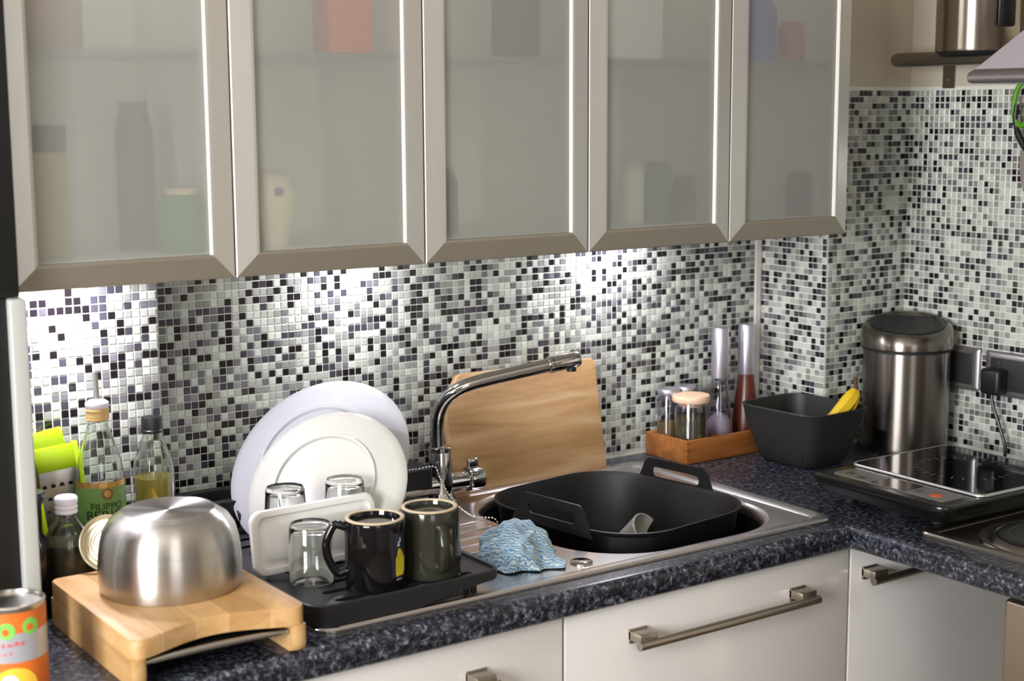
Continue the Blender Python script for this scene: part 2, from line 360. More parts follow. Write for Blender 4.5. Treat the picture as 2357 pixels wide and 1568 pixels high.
# boxed-in pipes on the left, in front of the back wall
g = G(); g.box(-0.62, -0.057, -0.126, 0, ZT, 1.343, 0)
wbl = struct('wall_boxing_left', g, [grout])
mosaic(wbl, [((-0.0641-43*P, -0.126, 1.287+4*P), (1, 0, 0), 44, 35, 0, lambda p: p.x > -0.06), ((-0.057, -0.126+.0065, 1.287+4*P), (0, 1, 0), 10, 35, PI/2, None)], lambda p, u, v: cabhide(p, u, v) or u < 64 or p.y > -0.12 or v > 1150)
# boxed column on the right and the right wall
g = G(); g.box(XP, XR+.1, YP, 0.1, 0, 2.4, 1)
g.box(XP-.0008, XP, YP, -0.0, ZT, 1.606, 0); g.box(XP-.0008, XR, YP-.0008, YP, ZT, 1.606, 0)
wc = struct('wall_column_right', g, [grout, plaster])
zc = 0.9+(31.4-0.2972)*P; zd = 0.9+(31.4+1.74)*P
mosaic(wc, [((XP-.0008, -0.0072, zc+25*P), (0, -0.97, 0), 15, 57, -PI/2, lambda p: p.z < ZT+.004), ((XP+.0078, YP-.0008, zd+23*P), (1, 0, 0), 18, 57, 0, lambda p: p.z < ZT+.004)], lambda p, u, v: (p.y > YP and v < 560) or (v < 540 and u < 1950))
g = G(); g.box(XR, XR+.1, -4.1, YP, 0, 2.4, 1); g.box(XR-.0008, XR, -2.2, YP, ZT, 1.606, 0)
wr = struct('wall_right', g, [grout, plaster])
mosaic(wr, [((XR-.0008, YP-.0078, zd+23*P), (0, -1, 0), 100, 57, -PI/2, lambda p: p.z < ZT+.004)])
struct('trim_1', G().box(1.2685, XP-.0008, -0.0045, -0.0008, ZT, 1.42).box(XP-.0035, XP-.0012, -0.0045, -0.0008, ZT, 1.42), trim_m)

# ------------------------------------------------------------------ worktop
def sweep_edge(g, path, prof, mi=0):
    """path of (x, y), prof of (outward, z); outward is to the right of the walking direction"""
    L = []
    for i, p in enumerate(path):
        a = Vector(path[max(i-1, 0)]); b = Vector(path[i]); c = Vector(path[min(i+1, len(path)-1)])
        d1 = (b-a).normalized() if i else (c-b).normalized(); d2 = (c-b).normalized() if i < len(path)-1 else d1
        n1 = Vector((d1.y, -d1.x)); n2 = Vector((d2.y, -d2.x)); nn = (n1+n2).normalized(); k = 1/max(0.2, nn.dot(n1))
        L.append([(b.x+nn.x*o*k, b.y+nn.y*o*k, z) for o, z in prof])
    g.loft(L, mi, None, True, True)
wt = thing('worktop', 'dark blue-grey speckled L-shaped worktop with rounded front edge', 'worktop', (0, 0, 0))
g = G(); Z0 = 0.862
XE0 = 0.907; YE0 = -0.605; rad = 0.012
bx0, bx1, by0, by1 = 0.44, 0.885, -0.545, -0.085
for (x0, x1, y0, y1) in ((-0.62, bx0, YE0+.02, -.0006), (bx1, XP-.002, YE0+.02, -.0006), (XP-.002, XR-.003, YE0+.02, YP-.003), (bx0, bx1, YE0+.02, by0), (bx0, bx1, by1, -.0006), (XE0+.02, XR-.003, -2.2, YE0+.02)):
    g.box(x0, x1, y0, y1, Z0, ZT)
prof = [(-.02, ZT), (-rad, ZT)]+[(-rad+rad*math.sin(t), ZT-rad+rad*math.cos(t)) for t in [PI/2*k/8 for k in range(1, 9)]]+[(0, Z0+.004), (-.004, Z0), (-.02, Z0)]
sweep_edge(g, [(-0.62, YE0), (XE0, YE0), (XE0, -2.2)], prof)
g.build('worktop_slab', lam, wt, 50)

# ------------------------------------------------------------------ base cabinets
YF = -0.585
def handle(parent, x0, x1, z, y=YF):
    h = G()
    h.tube([(x0, y-.030, z-.004), (x1, y-.030, z-.004)], 0.0070, 20)
    for xa in (x0+.004, x1-.036):
        h.box(xa, xa+.032, y-.029, y, z-.003, z+.011, bev=.0012)
        h.box(xa, xa+.032, y-.004, y, z-.008, z+.013)
    return h.build('handle', handle_m, parent, 40)
def base_unit(label, x0, x1, hx0, hx1, door_bottom=0.12, rows=1, hz=0.81):
    t = thing('base_cabinet', label, 'cabinet', (0, 0, 0))
    G().box(x0, x1, YF+.021, -0.03, 0.10, 0.72).box(x0+.02, x1-.02, YF+.06, -0.05, 0, 0.10).build('carcass', white_in, t, None)
    G().box(x0, x1, YF+.021, YF+.045, 0.72, 0.8595).build('front_rail', white_in, t, None)
    g = G().box(x0+.0016, x1-.0016, YF, YF+.019, door_bottom, 0.8555, bev=.0012)
    d = g.build('door', white_door, t, 40)
    if hx0 is not None: handle(d, hx0, hx1, hz)
    return t
base_unit('glossy white base cabinet left of the sink cabinet, long bar handle', -0.257, 0.343, -0.13, 0.214, hz=.800)
base_unit('glossy white sink base cabinet under the basin with long bar handle', 0.345, 0.926, 0.458, 0.826, hz=.801)
base_unit('glossy white corner cabinet below the hob run, handle partly under worktop', 0.929, 1.48, 0.952, 1.33, hz=.806)
ov = thing('oven', 'brushed steel built-under oven at the right edge of the photo', 'oven', (0, 0, 0))
G().box(0.952, 1.49, -1.49, -0.875, 0.04, 0.86).build('oven_body', mat('oven_side_grey', (110, 106, 96), 0.5), ov, None)
G().box(0.926, 0.952, -1.48, -0.884, 0.72, 0.852, bev=.008, seg=3).build('control_panel', oven_m, ov, 40)
G().box(0.928, 0.952, -1.48, -0.884, 0.12, 0.712, bev=.004).box(0.926, 0.929, -1.44, -0.93, 0.2, 0.62, 1).build('oven_door', [oven_m, black_glass], ov, 40)

# ------------------------------------------------------------------ wall cabinets with frosted doors
YC = -0.360; ZB = 1.3435; ZH = 2.10; fr = 0.0325
def wall_cab(label, x0, x1, first=False, last=False):
    t = thing('wall_cabinet', label, 'cabinet', (0, 0, 0), group=None)
    c = 0.016; yb = -0.004
    g = G()
    g.box(x0, x0+c, YC+.021, yb, ZB+.018, ZH).box(x1-c, x1, YC+.021, yb, ZB+.018, ZH)
    g.box(x0+c, x1-c, YC+.021, yb, ZB+.018, ZB+.034).box(x0+c, x1-c, yb-.006, yb, ZB+.034, ZH-c)
    g.build('carcass', white_in, t, None)
    G().box(x0+c, x1-c, YC+.040, yb-.007, 1.637, 1.644).build('shelf', shelf_g, t, None)
    pv = [(x, y, z) for y in (YC+.0065, YC+.0105) for x, z in ((x0+fr-.004, ZB+fr-.004), (x1-fr+.004, ZB+fr-.004), (x1-fr+.004, ZH-fr+.004), (x0+fr-.004, ZH-fr+.004))]
    d = link('door', mesh('door', pv, [(0, 1, 2, 3), (7, 6, 5, 4), (0, 4, 5, 1), (1, 5, 6, 2), (2, 6, 7, 3), (3, 7, 4, 0)], [frost, pane_back], [0, 1, 1, 1, 1, 1]), t)
    gap = 0.0013; xa, xb, za, zb = x0+gap, x1-gap, ZB, ZH
    def piece(name, o0, o1, i0, i1, m_):
        # outer edge points o0-o1, inner edge points i0-i1 (x, z); mitred, slightly hollow front
        L = []
        for o, i in ((o0, i0), (o1, i1)):
            mid = ((o[0]*.12+i[0]*.88), (o[1]*.12+i[1]*.88))
            L.append([(o[0], YC+.018, o[1]), (o[0], YC+.0042, o[1]), (o[0]*.97+i[0]*.03, YC+.0034, o[1]*.97+i[1]*.03), (mid[0], YC-.0008, mid[1]), (i[0], YC-.0006, i[1]), (i[0], YC+.018, i[1])])
        G().loft(L).build(name, m_, d, None)
    xi0, xi1, zi0, zi1 = xa+fr, xb-fr, za+fr, zb-fr
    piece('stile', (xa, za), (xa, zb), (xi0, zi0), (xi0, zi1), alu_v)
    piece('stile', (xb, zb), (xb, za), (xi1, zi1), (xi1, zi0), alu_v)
    piece('rail', (xb, za), (xa, za), (xi1, zi0), (xi0, zi0), alu_h_shaded)
    piece('rail', (xa, zb), (xb, zb), (xi0, zi1), (xi1, zi1), alu_h_shaded)
    g = G()
    g.box(xi1-.0014, xi1+.0003, YC-.0010, YC+.0066, zi0, zi1)
    g.build('lit_lip_strip', lip_lit_m, d, None)  # inner step of the right stile, its bright highlight painted on
    g = G().box((x1-.07), (x1-.03), YC+.028, YC+.036, ZB+.006, ZB+.018).tube([(x1-.05, YC+.03, ZB+.004), (x1-.05, YC+.03, ZB+.012)], .004)
    g.build('hinge_cap', cap_w, t, 40)
    return t
wall_cab('leftmost frosted-glass wall cabinet beside the black tall unit', -0.3345, -0.0345)
wall_cab('second frosted-glass wall cabinet from left, white figurine shape behind glass', -0.0345, 0.264)
wall_cab('middle frosted-glass wall cabinet, dark glass shape above its shelf', 0.264, 0.563)
wall_cab('fourth frosted-glass wall cabinet from left, green and white jars inside', 0.563, 0.861)
wall_cab('rightmost frosted-glass wall cabinet, blue and red packs above shelf', 0.861, 1.145)
zl, zs = ZB+.0342, 1.6442
def jar(name, label, cat, x, y, z, r, h, m_, capm=None, group=None):
    t = thing(name, label, cat, (x, y, z), 0, group)
    G().lathe([(0, 0), (r*.95, 0), (r, r*.1), (r, h*.82), (r*.8, h*.9), (r*.7, h*.9), (0, h*.9)], 28).build('jar_body', m_, t)
    G().lathe([(0, h*.9), (r*.74, h*.9), (r*.76, h), (0, h)], 28).build('lid', capm or m_, t)
    return t
def carton(name, label, cat, x, y, z, a, b, h, m_, m2=None):
    t = thing(name, label, cat, (x, y, z))
    G().box(-a/2, a/2, -b/2, b/2, 0, h*.8, bev=.002).build('body', m_, t, 40); G().box(-a/2+.001, a/2-.001, -b/2+.001, b/2-.001, h*.8, h, bev=.002).build('top', m2 or m_, t, 40); return t
fl = lambda n, c: mat(n, c, 0.6)
carton('food_box', 'dark blue-grey box with yellow base behind left frosted door', 'box', -0.268, -0.22, zl, .07, .12, .17, fl('box_yellow', (170, 150, 80)), fl('box_dark', (20, 24, 34)))
jar('oil_bottle', 'tall dark grey bottle blurred behind the leftmost frosted door', 'bottle', -0.125, -0.22, zl+0, .026, .20, fl('bottle_grey', (24, 26, 30)))
jar('food_jar', 'cream jar with green bands behind the leftmost frosted door', 'jar', -0.085, -0.29, zl, .032, .085, fl('jar_green', (50, 130, 30)), fl('jar_cream', (226, 200, 164)))
jar('storage_bowl', 'tan bowl above the shelf behind leftmost frosted door', 'bowl', -0.24, -0.2, zs, .055, .11, fl('bowl_tan', (176, 140, 112)))
fg = thing('china_ornament', 'cream china ornament pressed against second frosted door', 'ornament', (0.043, -0.31, zl))
G().lathe([(0, 0), (.018, 0), (.024, .02), (.033, .05), (.035, .075), (.026, .098), (.008, .108), (0, .108)], 28).build('body', fl('cream_china', (232, 220, 184)), fg)
G().lathe([(0, -.006), (.006, -.005), (.006, .005), (0, .006)], 16, 0, T(-.005, -.034, .078)).build('spout', fl('purple_spot', (96, 84, 116)), fg)
carton('orange_packet', 'orange packet above the shelf behind second frosted door', 'packet', 0.165, -0.29, zs, .07, .06, .2, fl('pack_orange', (226, 96, 36)))
jar('dark_glass_vase', 'dark grey vase above shelf behind the middle frosted door', 'vase', 0.475, -0.27, zs, .04, .22, fl('vase_dark', (18, 22, 20)))
jar('dark_jug', 'dark jug low behind the left of middle frosted door', 'jug', 0.335, -0.27, zl, .028, .10, fl('jug_dark', (40, 44, 46)), fl('jug_tan', (150, 130, 90)))
jar('white_jar', 'white jar beside the green jar behind fourth frosted door', 'jar', 0.700, -0.28, zl, .022, .10, fl('jar_white', (220, 214, 202)), fl('jar_whitelid', (190, 190, 184)))
jar('green_jar', 'green jar behind the fourth frosted door', 'jar', 0.752, -0.285, zl, .026, .10, fl('jar_dgreen', (50, 100, 30)))
jar('brown_jar', 'dark brown jar at right behind fourth frosted door', 'jar', 0.812, -0.28, zl, .022, .075, fl('jar_brown', (86, 72, 58)))
carton('white_packet', 'white packet above shelf behind fourth frosted door', 'packet', 0.68, -0.26, zs, .14, .08, .16, fl('pack_white', (226, 222, 222)))
jar('blue_jar', 'blue tub above the shelf behind rightmost frosted door', 'tub', 0.975, -0.27, zs, .042, .11, fl('tub_blue', (14, 70, 170)))
jar('red_pot', 'small dull red pot above shelf behind rightmost frosted door', 'pot', 1.055, -0.28, zs, .026, .07, fl('pot_red', (170, 50, 50)))
jar('dark_pot', 'dark pot low at right behind rightmost frosted door', 'pot', 1.075, -0.29, zl, .026, .075, fl('pot_dark', (50, 48, 42)))
# under-cabinet lights
for i, (x, y, pw, col, lab) in enumerate([(-0.21, -0.20, 2.9, (.90, .86, 1.0), 'under-cabinet lamp lighting the far left tiles'), (0.31, -0.085, 1.25, (.92, .90, 1.0), 'under-cabinet lamp lighting the tiles above the plates'), (0.86, -0.085, 1.65, (.92, .90, 1.0), 'under-cabinet lamp lighting the tiles above the spice tray')]):
    t = thing('cabinet_lamp', lab, 'lamp', (x, y, ZB+.018))
    G().lathe([(0, 0), (.034, 0), (.034, -.010), (.030, -.012), (.028, -.010), (0, -.010)], 28).build('housing', steel, t)
    G().lathe([(0, -.0105), (.027, -.0105), (.026, -.0122), (0, -.0125)], 28).build('lens', lamp_m, t)
    l = bpy.data.lights.new('cabinet_lamp_light', 'AREA'); l.shape = 'DISK'; l.size = .05; l.energy = pw; l.color = col
    lo = bpy.data.objects.new('cabinet_lamp_light', l); C.objects.link(lo); lo.location = (x, y, ZB+.004)
# black tall unit and pale end panel at far left
bt = thing('tall_unit', 'tall black unit at the left edge of the photo', 'cupboard', (0, 0, 0))
G().box(-0.60, -0.3365, -0.40, -0.13, 1.3440, 2.15, bev=.003).build('upper_body', black_gloss, bt, 40)
G().box(-0.60, -0.3535, -0.40, -0.13, 0.901, 1.3438, bev=.003).build('lower_body', black_gloss, bt, 40)
ep = thing('end_panel', 'narrow pale grey end panel standing on the worktop beside black unit', 'panel', (0, 0, 0))
G().box(-0.3530, -0.3320, -0.41, -0.13, 0.9005, 1.3425, bev=.003, seg=3).build('panel_board', panel_m, ep, 40)

# ------------------------------------------------------------------ sink
sk = thing('sink', 'stainless steel inset sink with drainer and black basin', 'sink', (0, 0, 0))
g = G(); n = 10
def loop(d, z, r, x0=-0.028, x1=0.916, y0=-0.566, y1=-0.062): return [(x, y, z) for x, y in rr(x0+d, x1-d, y0+d, y1-d, r, n)]
outs = [(0, .9005, .028), (0, .9035, .028), (.003, .9058, .026), (.016, .9058, .024), (.020, .9050, .022), (.026, .9015, .020)]
g.loft([loop(d, z, r) for d, z, r in outs], 0, None, False, False)
bas = lambda d: rr(0.455+d, 0.868-d, -0.532+d, -0.100-d, 0.135-d*.8, 14)
inner = rr(-0.002, 0.890, -0.540, -0.088, .020, n)
holed(g, inner, bas(-.004), .9015)
g.loft([[(x, y, z) for x, y in bas(d)] for d, z in ((-.004, .9015), (-.001, .9008), (.003, .897), (.006, .889), (.008, .875), (.016, .745), (.03, .728), (.06, .722))], 0, None, False, True)
# second step line parallel to the rim (raised pressing right of the basin)
g.build('sink_top', steel_sink, sk, 30)
g = G().loft([[(x, y, z) for x, y in bas(d)] for d, z in ((.0095, .884), (.0115, .862), (.0175, .75), (.032, .732), (.065, .7265))], 0, None, False, True)
g.build('basin_lining', mat('basin_dark', (30, 30, 31), 0.35, 0.7), sk, 40)
for k in range(9):
    y = -0.165-.036*k; x1 = 0.44-.018*abs(k-3)*.6
    if k > 6: x1 = .41
    rb = G().tube([(0.05, y, .9012), (0.06, y, .9022), (x1-.008, y, .9022), (x1, y, .9012)], [.0006, .0020, .0020, .0006], 8)
    rb.build('drainer_rib', steel_sink, sk, 60)
G().lathe([(0, .9016), (.017, .9016), (.0172, .9035), (.015, .9048), (0, .9052)], 32, 0, T(.432, -.511, 0)).build('waste_knob', chrome, sk)
G().tube([(.0, -.563, .9057), (.88, -.563, .9057)], .0012, 6).build('rim_bead', steel_sink, sk, 60)
G().lathe([(0, .7275), (.04, .7275), (.042, .7290), (.036, .7285), (0, .7279)], 28, 0, T(.66, -.315, 0)).build('drain', chrome, sk)

# tap
tp = thing('kitchen_tap', 'chrome mixer tap with swan spout behind the basin', 'tap', (.447, -.098, .9015))
G().lathe([(0, 0), (.030, 0), (.031, .004), (.026, .010), (.0205, .020), (.0225, .036), (.0205, .055), (.0185, .088), (.0180, .090), (.0195, .0905), (.0195, .098), (.0165, .100), (0, .100)], 40).build('tap_body', chrome, tp)
c0 = Vector((.447, -.098, .9015))
sp = [Vector(q)-c0 for q in ((.4415, -.098, .985), (.4405, -.099, 1.030), (.4415, -.104, 1.060), (.447, -.116, 1.084), (.462, -.130, 1.101), (.49, -.142, 1.112), (.56, -.160, 1.124), (.625, -.176, 1.134))]
G().tube(spline(sp, 6), .0118, 20).build('spout', chrome, tp)
d = (Vector((.625, -.176, 1.134))-Vector((.56, -.160, 1.124))).normalized(); e0 = Vector((.622, -.1755, 1.1335))-c0
g = G().tube([e0-d*.004, e0-d*.003, e0+d*.003, e0+d*.004], [.0125, .0145, .0145, .0125], 24); g.tube([e0+d*.004, e0+d*.05, e0+d*.054], [.0142, .0142, .012], 24)
sn = g.build('spout_nozzle', chrome, tp)
G().tube([e0+d*.040+Vector((0, 0, -.010)), e0+d*.040+Vector((0, 0, -.019))], .0085, 20).build('aerator', black_pl, sn)
g = G().tube([(-.078, 0, .034), (.0, 0, .034), (.052, 0, .034)], [.0165, .019, .0165], 24); g.build('cross_tube', chrome, tp)
for sx, n_ in ((1, 'lever'), (-1, 'lever')):
    b_ = .053 if sx > 0 else -.079; L = .028 if sx > 0 else -.032
    g = G().tube([(b_, 0, .034), (b_+L*.05, 0, .034), (b_+L*.9, 0, .034), (b_+L, 0, .034)], [.0195, .0215, .0215, .020], 28)
    g.box(b_+L*.45-.011, b_+L*.45+.011, -.004, .004, .050, .070, bev=.0035, seg=3)
    g.build(n_, chrome, tp)
# plug chain: beads on a thin wire
ch = thing('plug_chain', 'silver ball chain trailing from tap body into the basin', 'chain', (0, 0, 0))
path = spline([(.250, -.130, .978), (.30, -.128, .9765), (.362, -.128, .9765), (.385, -.132, .977), (.404, -.134, .9785), (.412, -.140, .976), (.416, -.145, .960), (.420, -.155, .943), (.424, -.170, .927), (.431, -.188, .913), (.437, -.214, .9055), (.452, -.230, .9045), (.462, -.238, .9030), (.468, -.242, .890), (.470, -.244, .85)], 14)
G().tube(path, .0004, 5).build('wire', steel, ch)
bv = []; acc = 0; ico = bmesh.new(); bmesh.ops.create_icosphere(ico, subdivisions=1, radius=.0021); ico.verts.index_update()
IV = [q.co.copy() for q in ico.verts]; IF = [[q.index for q in f.verts] for f in ico.faces]; ico.free()
bead = mesh('bead', IV, IF, mat('bead_chrome', (235, 235, 235), 0.15, 1.0), None, 0)
last = path[0]
for q in path:
    if (q-last).length > .0052: link('bead', bead, ch, q); last = q

# ------------------------------------------------------------------ washing-up tub
tb = thing('washing_up_tub', 'square black plastic washing-up bowl with two handles in sink', 'tub', (.672, -.296, .7285), math.radians(8))
def tloop(d, z, r): return [(x, y, z) for x, y in rr(-.165+d, .165-d, -.185+d, .185-d, r, 10)]
g = G(); g.loft([tloop(.045, 0, .06), tloop(.033, .006, .07), tloop(.026, .02, .075), tloop(.004, .178, .098), tloop(0, .182, .10), tloop(-.001, .186, .10), tloop(.002, .1865, .10), tloop(.006, .178, .097), tloop(.030, .022, .072), tloop(.05, .006, .06)], 0)
g.build('tub_body', tub_m, tb, 40)
for sx in (1, -1):
    o = [(-.092, -.012), (-.082, .006), (-.071, .030), (-.061, .037), (.061, .037), (.071, .030), (.082, .006), (.092, -.012)]
    h = rr(-.054, .054, .004, .022, .008, 5)
    gg = G(); holed(gg, o, h, 0)
    vs = gg.v; fs = gg.f; k = len(vs)
    g2 = G(); g2.add([(v.x, v.y, .0018) for v in vs], fs); g2.add([(v.x, v.y, -.0018) for v in vs], [tuple(reversed(f)) for f in fs])
    g2.loft([[(x, y, -.0018) for x, y in o], [(x, y, .0018) for x, y in o]], 0, None, False, False); g2.loft([[(x, y, .0018) for x, y in h], [(x, y, -.0018) for x, y in h]], 0, None, False, False)
    M_ = T(sx*.1645, sx*.012, .184) @ Rz(PI/2) @ Rx(PI/2)
    g3 = G(); g3.add(g2.v, g2.f, 0, M_); g3.build('handle', tub_m, tb, 40)
# mug lying in the tub
mt = thing('white_mug', 'white mug lying tilted inside the black washing-up bowl', 'mug', (.776, -.190, .795), rot=Vector((.186, -.787, .584)).to_track_quat('Z', 'Y').to_euler())
def cup(parent, r0, r1, h, m_, rim=None, nm='mug_body', wall=.003):
    G().lathe([(0, .002), (r0*.75, .002), (r0*.8, 0), (r0*.92, 0), (r0, .006), (r1, h-.002), (r1-.001, h), (r1-wall+.0005, h), (r1-wall, h-.002), (r0-wall, .010), (r0*.7, .006), (0, .006)], 44).build(nm, m_, parent)
cup(mt, .022, .032, .062, china)
G().tube(spline([(.030, 0, .052), (.043, 0, .050), (.048, 0, .036), (.040, 0, .022), (.0245, 0, .018)], 6), .0035, 12).build('handle', china, mt)

# ------------------------------------------------------------------ cutting board behind tap
cb = thing('cutting_board', 'worn wooden cutting board leaning on the mosaic behind the tap', 'cutting board', (.497, -.052, .9006), rot=(math.radians(-7), 0, 0))
g = G(); o = [(0, 0), (.336, 0), (.326, .196), (.3225, .205), (.315, .208), (.030, .208), (.022, .204), (-.004, .158), (-.006, .14)]
g.prism(o, 0, .017, 0, Rx(PI/2), bev=.0025); g.build('board', board_w, cb, 40)

# ------------------------------------------------------------------ dish rack
rk = thing('dish_rack', 'black plastic dish rack standing on the sink drainer', 'dish rack', (0, 0, 0))
g = G(); zt = .930
slots = []
base_out = rr(-.032, .262, -.556, -.035, .030, 8)
# deck with slots: strips between slot holes
bm = bmesh.new()
def addloop(L, z):
    vs = [bm.verts.new((x, y, z)) for x, y in L]; return [bm.edges.new((vs[i], vs[(i+1) % len(vs)])) for i in range(len(vs))]
E = addloop(base_out, zt)
for k in range(13):
    y = -.530+.037*k
    for (xa, xb) in ((.012, .105), (.125, .225)):
        E += addloop(rr(xa, xb, y-.006, y+.006, .0055, 4), zt); slots.append(rr(xa, xb, y-.006, y+.006, .0055, 4))
bmesh.ops.triangle_fill(bm, use_beauty=True, use_dissolve=False, edges=E, normal=(0, 0, 1))
for f in bm.faces:
    if f.normal.z < 0: f.normal_flip()
g.bm(bm)
for L in slots: g.loft([[(x, y, zt-.005) for x, y in L], [(x, y, zt) for x, y in L]], 0, None, False, False)
g.build('deck', rack_pl, rk, 30)
# rim all around and deep skirt on the left part only
G().loft([[(x, y, z) for x, y in rr(-.032-d, .262+d, -.556-d, -.035+d, .030+d, 8)] for d, z in ((-.004, zt), (-.003, zt+.004), (0, zt+.006), (.002, zt+.004), (.002, zt-.008), (-.001, zt-.008), (-.004, zt-.001))], 0, None, False, False).build('rim', rack_pl, rk, 40)
# skirt: left side and front, bottom rising to the right
sk_o = [(.20, -.557)]+[(x, y) for x, y in rr(-.033, .9, -.557, -.03, .030, 8) if x < 0.0][::1]
pts = [(.235, -.557, .922), (.175, -.557, .9155), (.125, -.557, .9062), (.06, -.557, .9062)]
arc = [(-.003-.030*math.sin(t), -.527-.030*math.cos(t), .9062) for t in [PI/2*k/8 for k in range(9)]]
pts += arc+[(-.033, -.40, .9062), (-.033, -.20, .9062), (-.033, -.036, .9022)]
g = G(); A = [(x, y, zb) for x, y, zb in pts]; B_ = [(x, y, zt+.002) for x, y, zb in pts]
ctr = Vector((.12, -.30))
def inn(L): return [(x+(ctr.x-x)*.012, y+(ctr.y-y)*.010, z) for x, y, z in L]
g.loft([A, B_, inn(B_), inn(A), A], 0, None, False, False, closed=False); g.build('skirt', rack_pl, rk, 40)
for lx, ly in ((.213, -.535), (.225, -.535), (.235, -.10), (.02, -.10)):
    G().box(lx-.004, lx+.004, ly-.003, ly+.003, .902, zt-.002, bev=.001).build('leg', rack_pl, rk, 40)
# rear cutlery trough with oval opening, front bar
g = G(); to = rr(-.030, .420, -.128, -.032, .018, 6); th = [(.045+.062*math.cos(2*PI*k/28), -.080+.030*math.sin(2*PI*k/28)) for k in range(28)]
holed(g, to, th, .972); g.loft([[(x, y, z) for x, y in to] for z in (.940, .972)], 0, None, False, False); g.loft([[(x, y, .972) for x, y in th], [(.045+(x-.045)*.9, -.08+(y+.08)*.9, .942) for x, y in th]], 0, None, False, True)
g.build('cutlery_trough', rack_pl, rk, 40)
for k in range(11):
    x = .01+.022*k
    G().tube([(x, -.155, zt), (x-.003, -.150, zt+.028), (x-.003, -.146, zt+.031)], [.0022, .002, .0015], 8).build('plate_prong', rack_pl, rk, 40)

# plates
def disc_thing(name, label, cat, c, az, ti):
    nrm = Vector((math.cos(ti)*math.sin(az), -math.cos(ti)*math.cos(az), math.sin(ti)))
    o = thing(name, label, cat, c); o.rotation_euler = nrm.to_track_quat('Z', 'Y').to_euler(); return o
def plate(o, R, m_, foot=.6):
    pr = [(0, .0045), (R*.60, .0035), (R*.635, .0055), (R*.665, .0045), (R*.98, -.012), (R, -.0125), (R, -.016), (R*.97, -.0165), (R*.70, -.0075), (R*.64, -.0100), (R*.60, -.0115), (R*.57, -.0105), (R*.56, -.006), (0, -.004)]
    # underside faces the camera: foot ring and well
    pr = [(0, -.003), (R*.60, -.003), (R*.615, .0016), (R*.645, .0018), (R*.665, -.0016), (R*.90, -.0085), (R*.985, -.0125), (R, -.0150), (R*.992, -.0175), (R*.96, -.0170), (R*.66, -.0075), (R*.62, -.0070), (0, -.0070)]
    G().lathe(pr, 96).build('plate_body', m_, o)
p1 = disc_thing('dinner_plate', 'large cool white dinner plate standing rearmost in dish rack', 'plate', (.154, -.206, 1.038), -1.027, .70); plate(p1, .149, china_b)
p2 = disc_thing('side_plate', 'cream white plate leaning in front of the larger plate', 'plate', (.120, -.296, 1.024), -.95, .66); plate(p2, .1255, china)
# tumblers upside down
def tumbler(label, x, y, z, rt, rb, h, group='glass tumblers drying in the dish rack'):
    t = thing('glass_tumbler', label, 'glass', (x, y, z), 0, group)
    w_ = .0017
    G().lathe([(rb, 0), (rb+.0003, .001), (rt, h-.004), (rt-.002, h), (rt*.75, h-.0012), (0, h-.0016), (0, h-.009), (rt*.7, h-.009), (rt-w_-.002, h-.011), (rb-w_, .001), (rb-w_+.0006, 0), (rb, 0)], 48).build('tumbler_glass', clear, t)
    return t
tumbler('upturned glass tumbler between the plate and white lid, left one', .032, -.350, zt+.001, .0275, .033, .113)
tumbler('upturned glass tumbler behind the white lid, right one', .122, -.358, zt+.001, .0275, .031, .113)
tumbler('upturned glass tumbler in front of the white lid', .027, -.4345, zt+.001, .0290, .0315, .080)
# food container lid
fl_ = thing('food_container_lid', 'white rectangular plastic lid leaning in the dish rack', 'lid', (.058, -.3985, .9365), rot=(math.radians(-7), math.radians(-1), math.radians(-1)))
g = G(); Lw, Lh = .096, .090
def ll(d, y, r): return [(x, y, z) for x, z in rr(-Lw+d, Lw-d, d, Lh-d, r, 6)]
g.loft([ll(.000, .008, .016), ll(0, .003, .016), ll(.001, 0, .016), ll(.004, -.001, .014), ll(.009, -.001, .012), ll(.011, .002, .011), ll(.018, .0024, .010), ll(.020, .0005, .009)], 0, None, False, True)
g.loft([ll(.000, .008, .016), ll(.002, .008, .015), ll(.003, .004, .014), ll(.012, .004, .011)], 0, None, False, True); g.build('lid_body', plastic_lid, fl_, 50)
# mugs upside down
m1 = thing('black_mug', 'upturned glossy black mug with a yellow print', 'mug', (.089, -.502, zt+.001))
def mug_up(parent, rb, rt, h, m_, fm):
    G().lathe([(rb, 0), (rb+.0008, .002), (rt+.0005, h-.004), (rt, h-.002), (rt-.001, h-.0005), (rt-.006, h-.0005), (rt-.0075, h-.006), (rt*.6, h-.007), (0, h-.007), (0, h-.011), (rt-.006, h-.011), (rb-.004, .002), (rb-.003, 0), (rb, 0)], 56).build('mug_body', m_, parent)
    G().lathe([(rt-.0005, h-.002), (rt-.0008, h+.0002), (rt-.0016, h+.0008), (rt-.0052, h+.0008), (rt-.0062, h-.001)], 56).build('foot_ring', fm, parent)
mug_up(m1, .0405, .0405, .094, mug_blk, raw_clay)
ac = to_cam(.089, -.502)
def hpath(a, r, z1, z2, out): return [(math.cos(a)*q, math.sin(a)*q, z) for q, z in ((r-.002, z1), (r+out*.55, z1+.004), (r+out*.95, (z1*.75+z2*.25)), (r+out, (z1+z2)/2), (r+out*.85, z1*.25+z2*.75), (r+out*.45, z2-.002), (r-.002, z2))]
G().tube(spline(hpath(ac-1.45, .040, .082, .022, .026), 6), .0058, 14).build('handle', mug_blk, m1)
g = G(); a0 = ac+.86; rp = .04125
patch(g, rp, a0, -.012, .016, .018, .078, 0, 28)
jag = [(-.0075, .020), (.0065, .020), (.0095, .026), (.010, .044), (.0085, .046), (.0075, .042), (.0065, .050), (.0045, .046), (.003, .055), (.001, .049), (-.0005, .058), (-.002, .052), (-.0035, .056), (-.0055, .047), (-.0075, .045), (-.008, .030)]
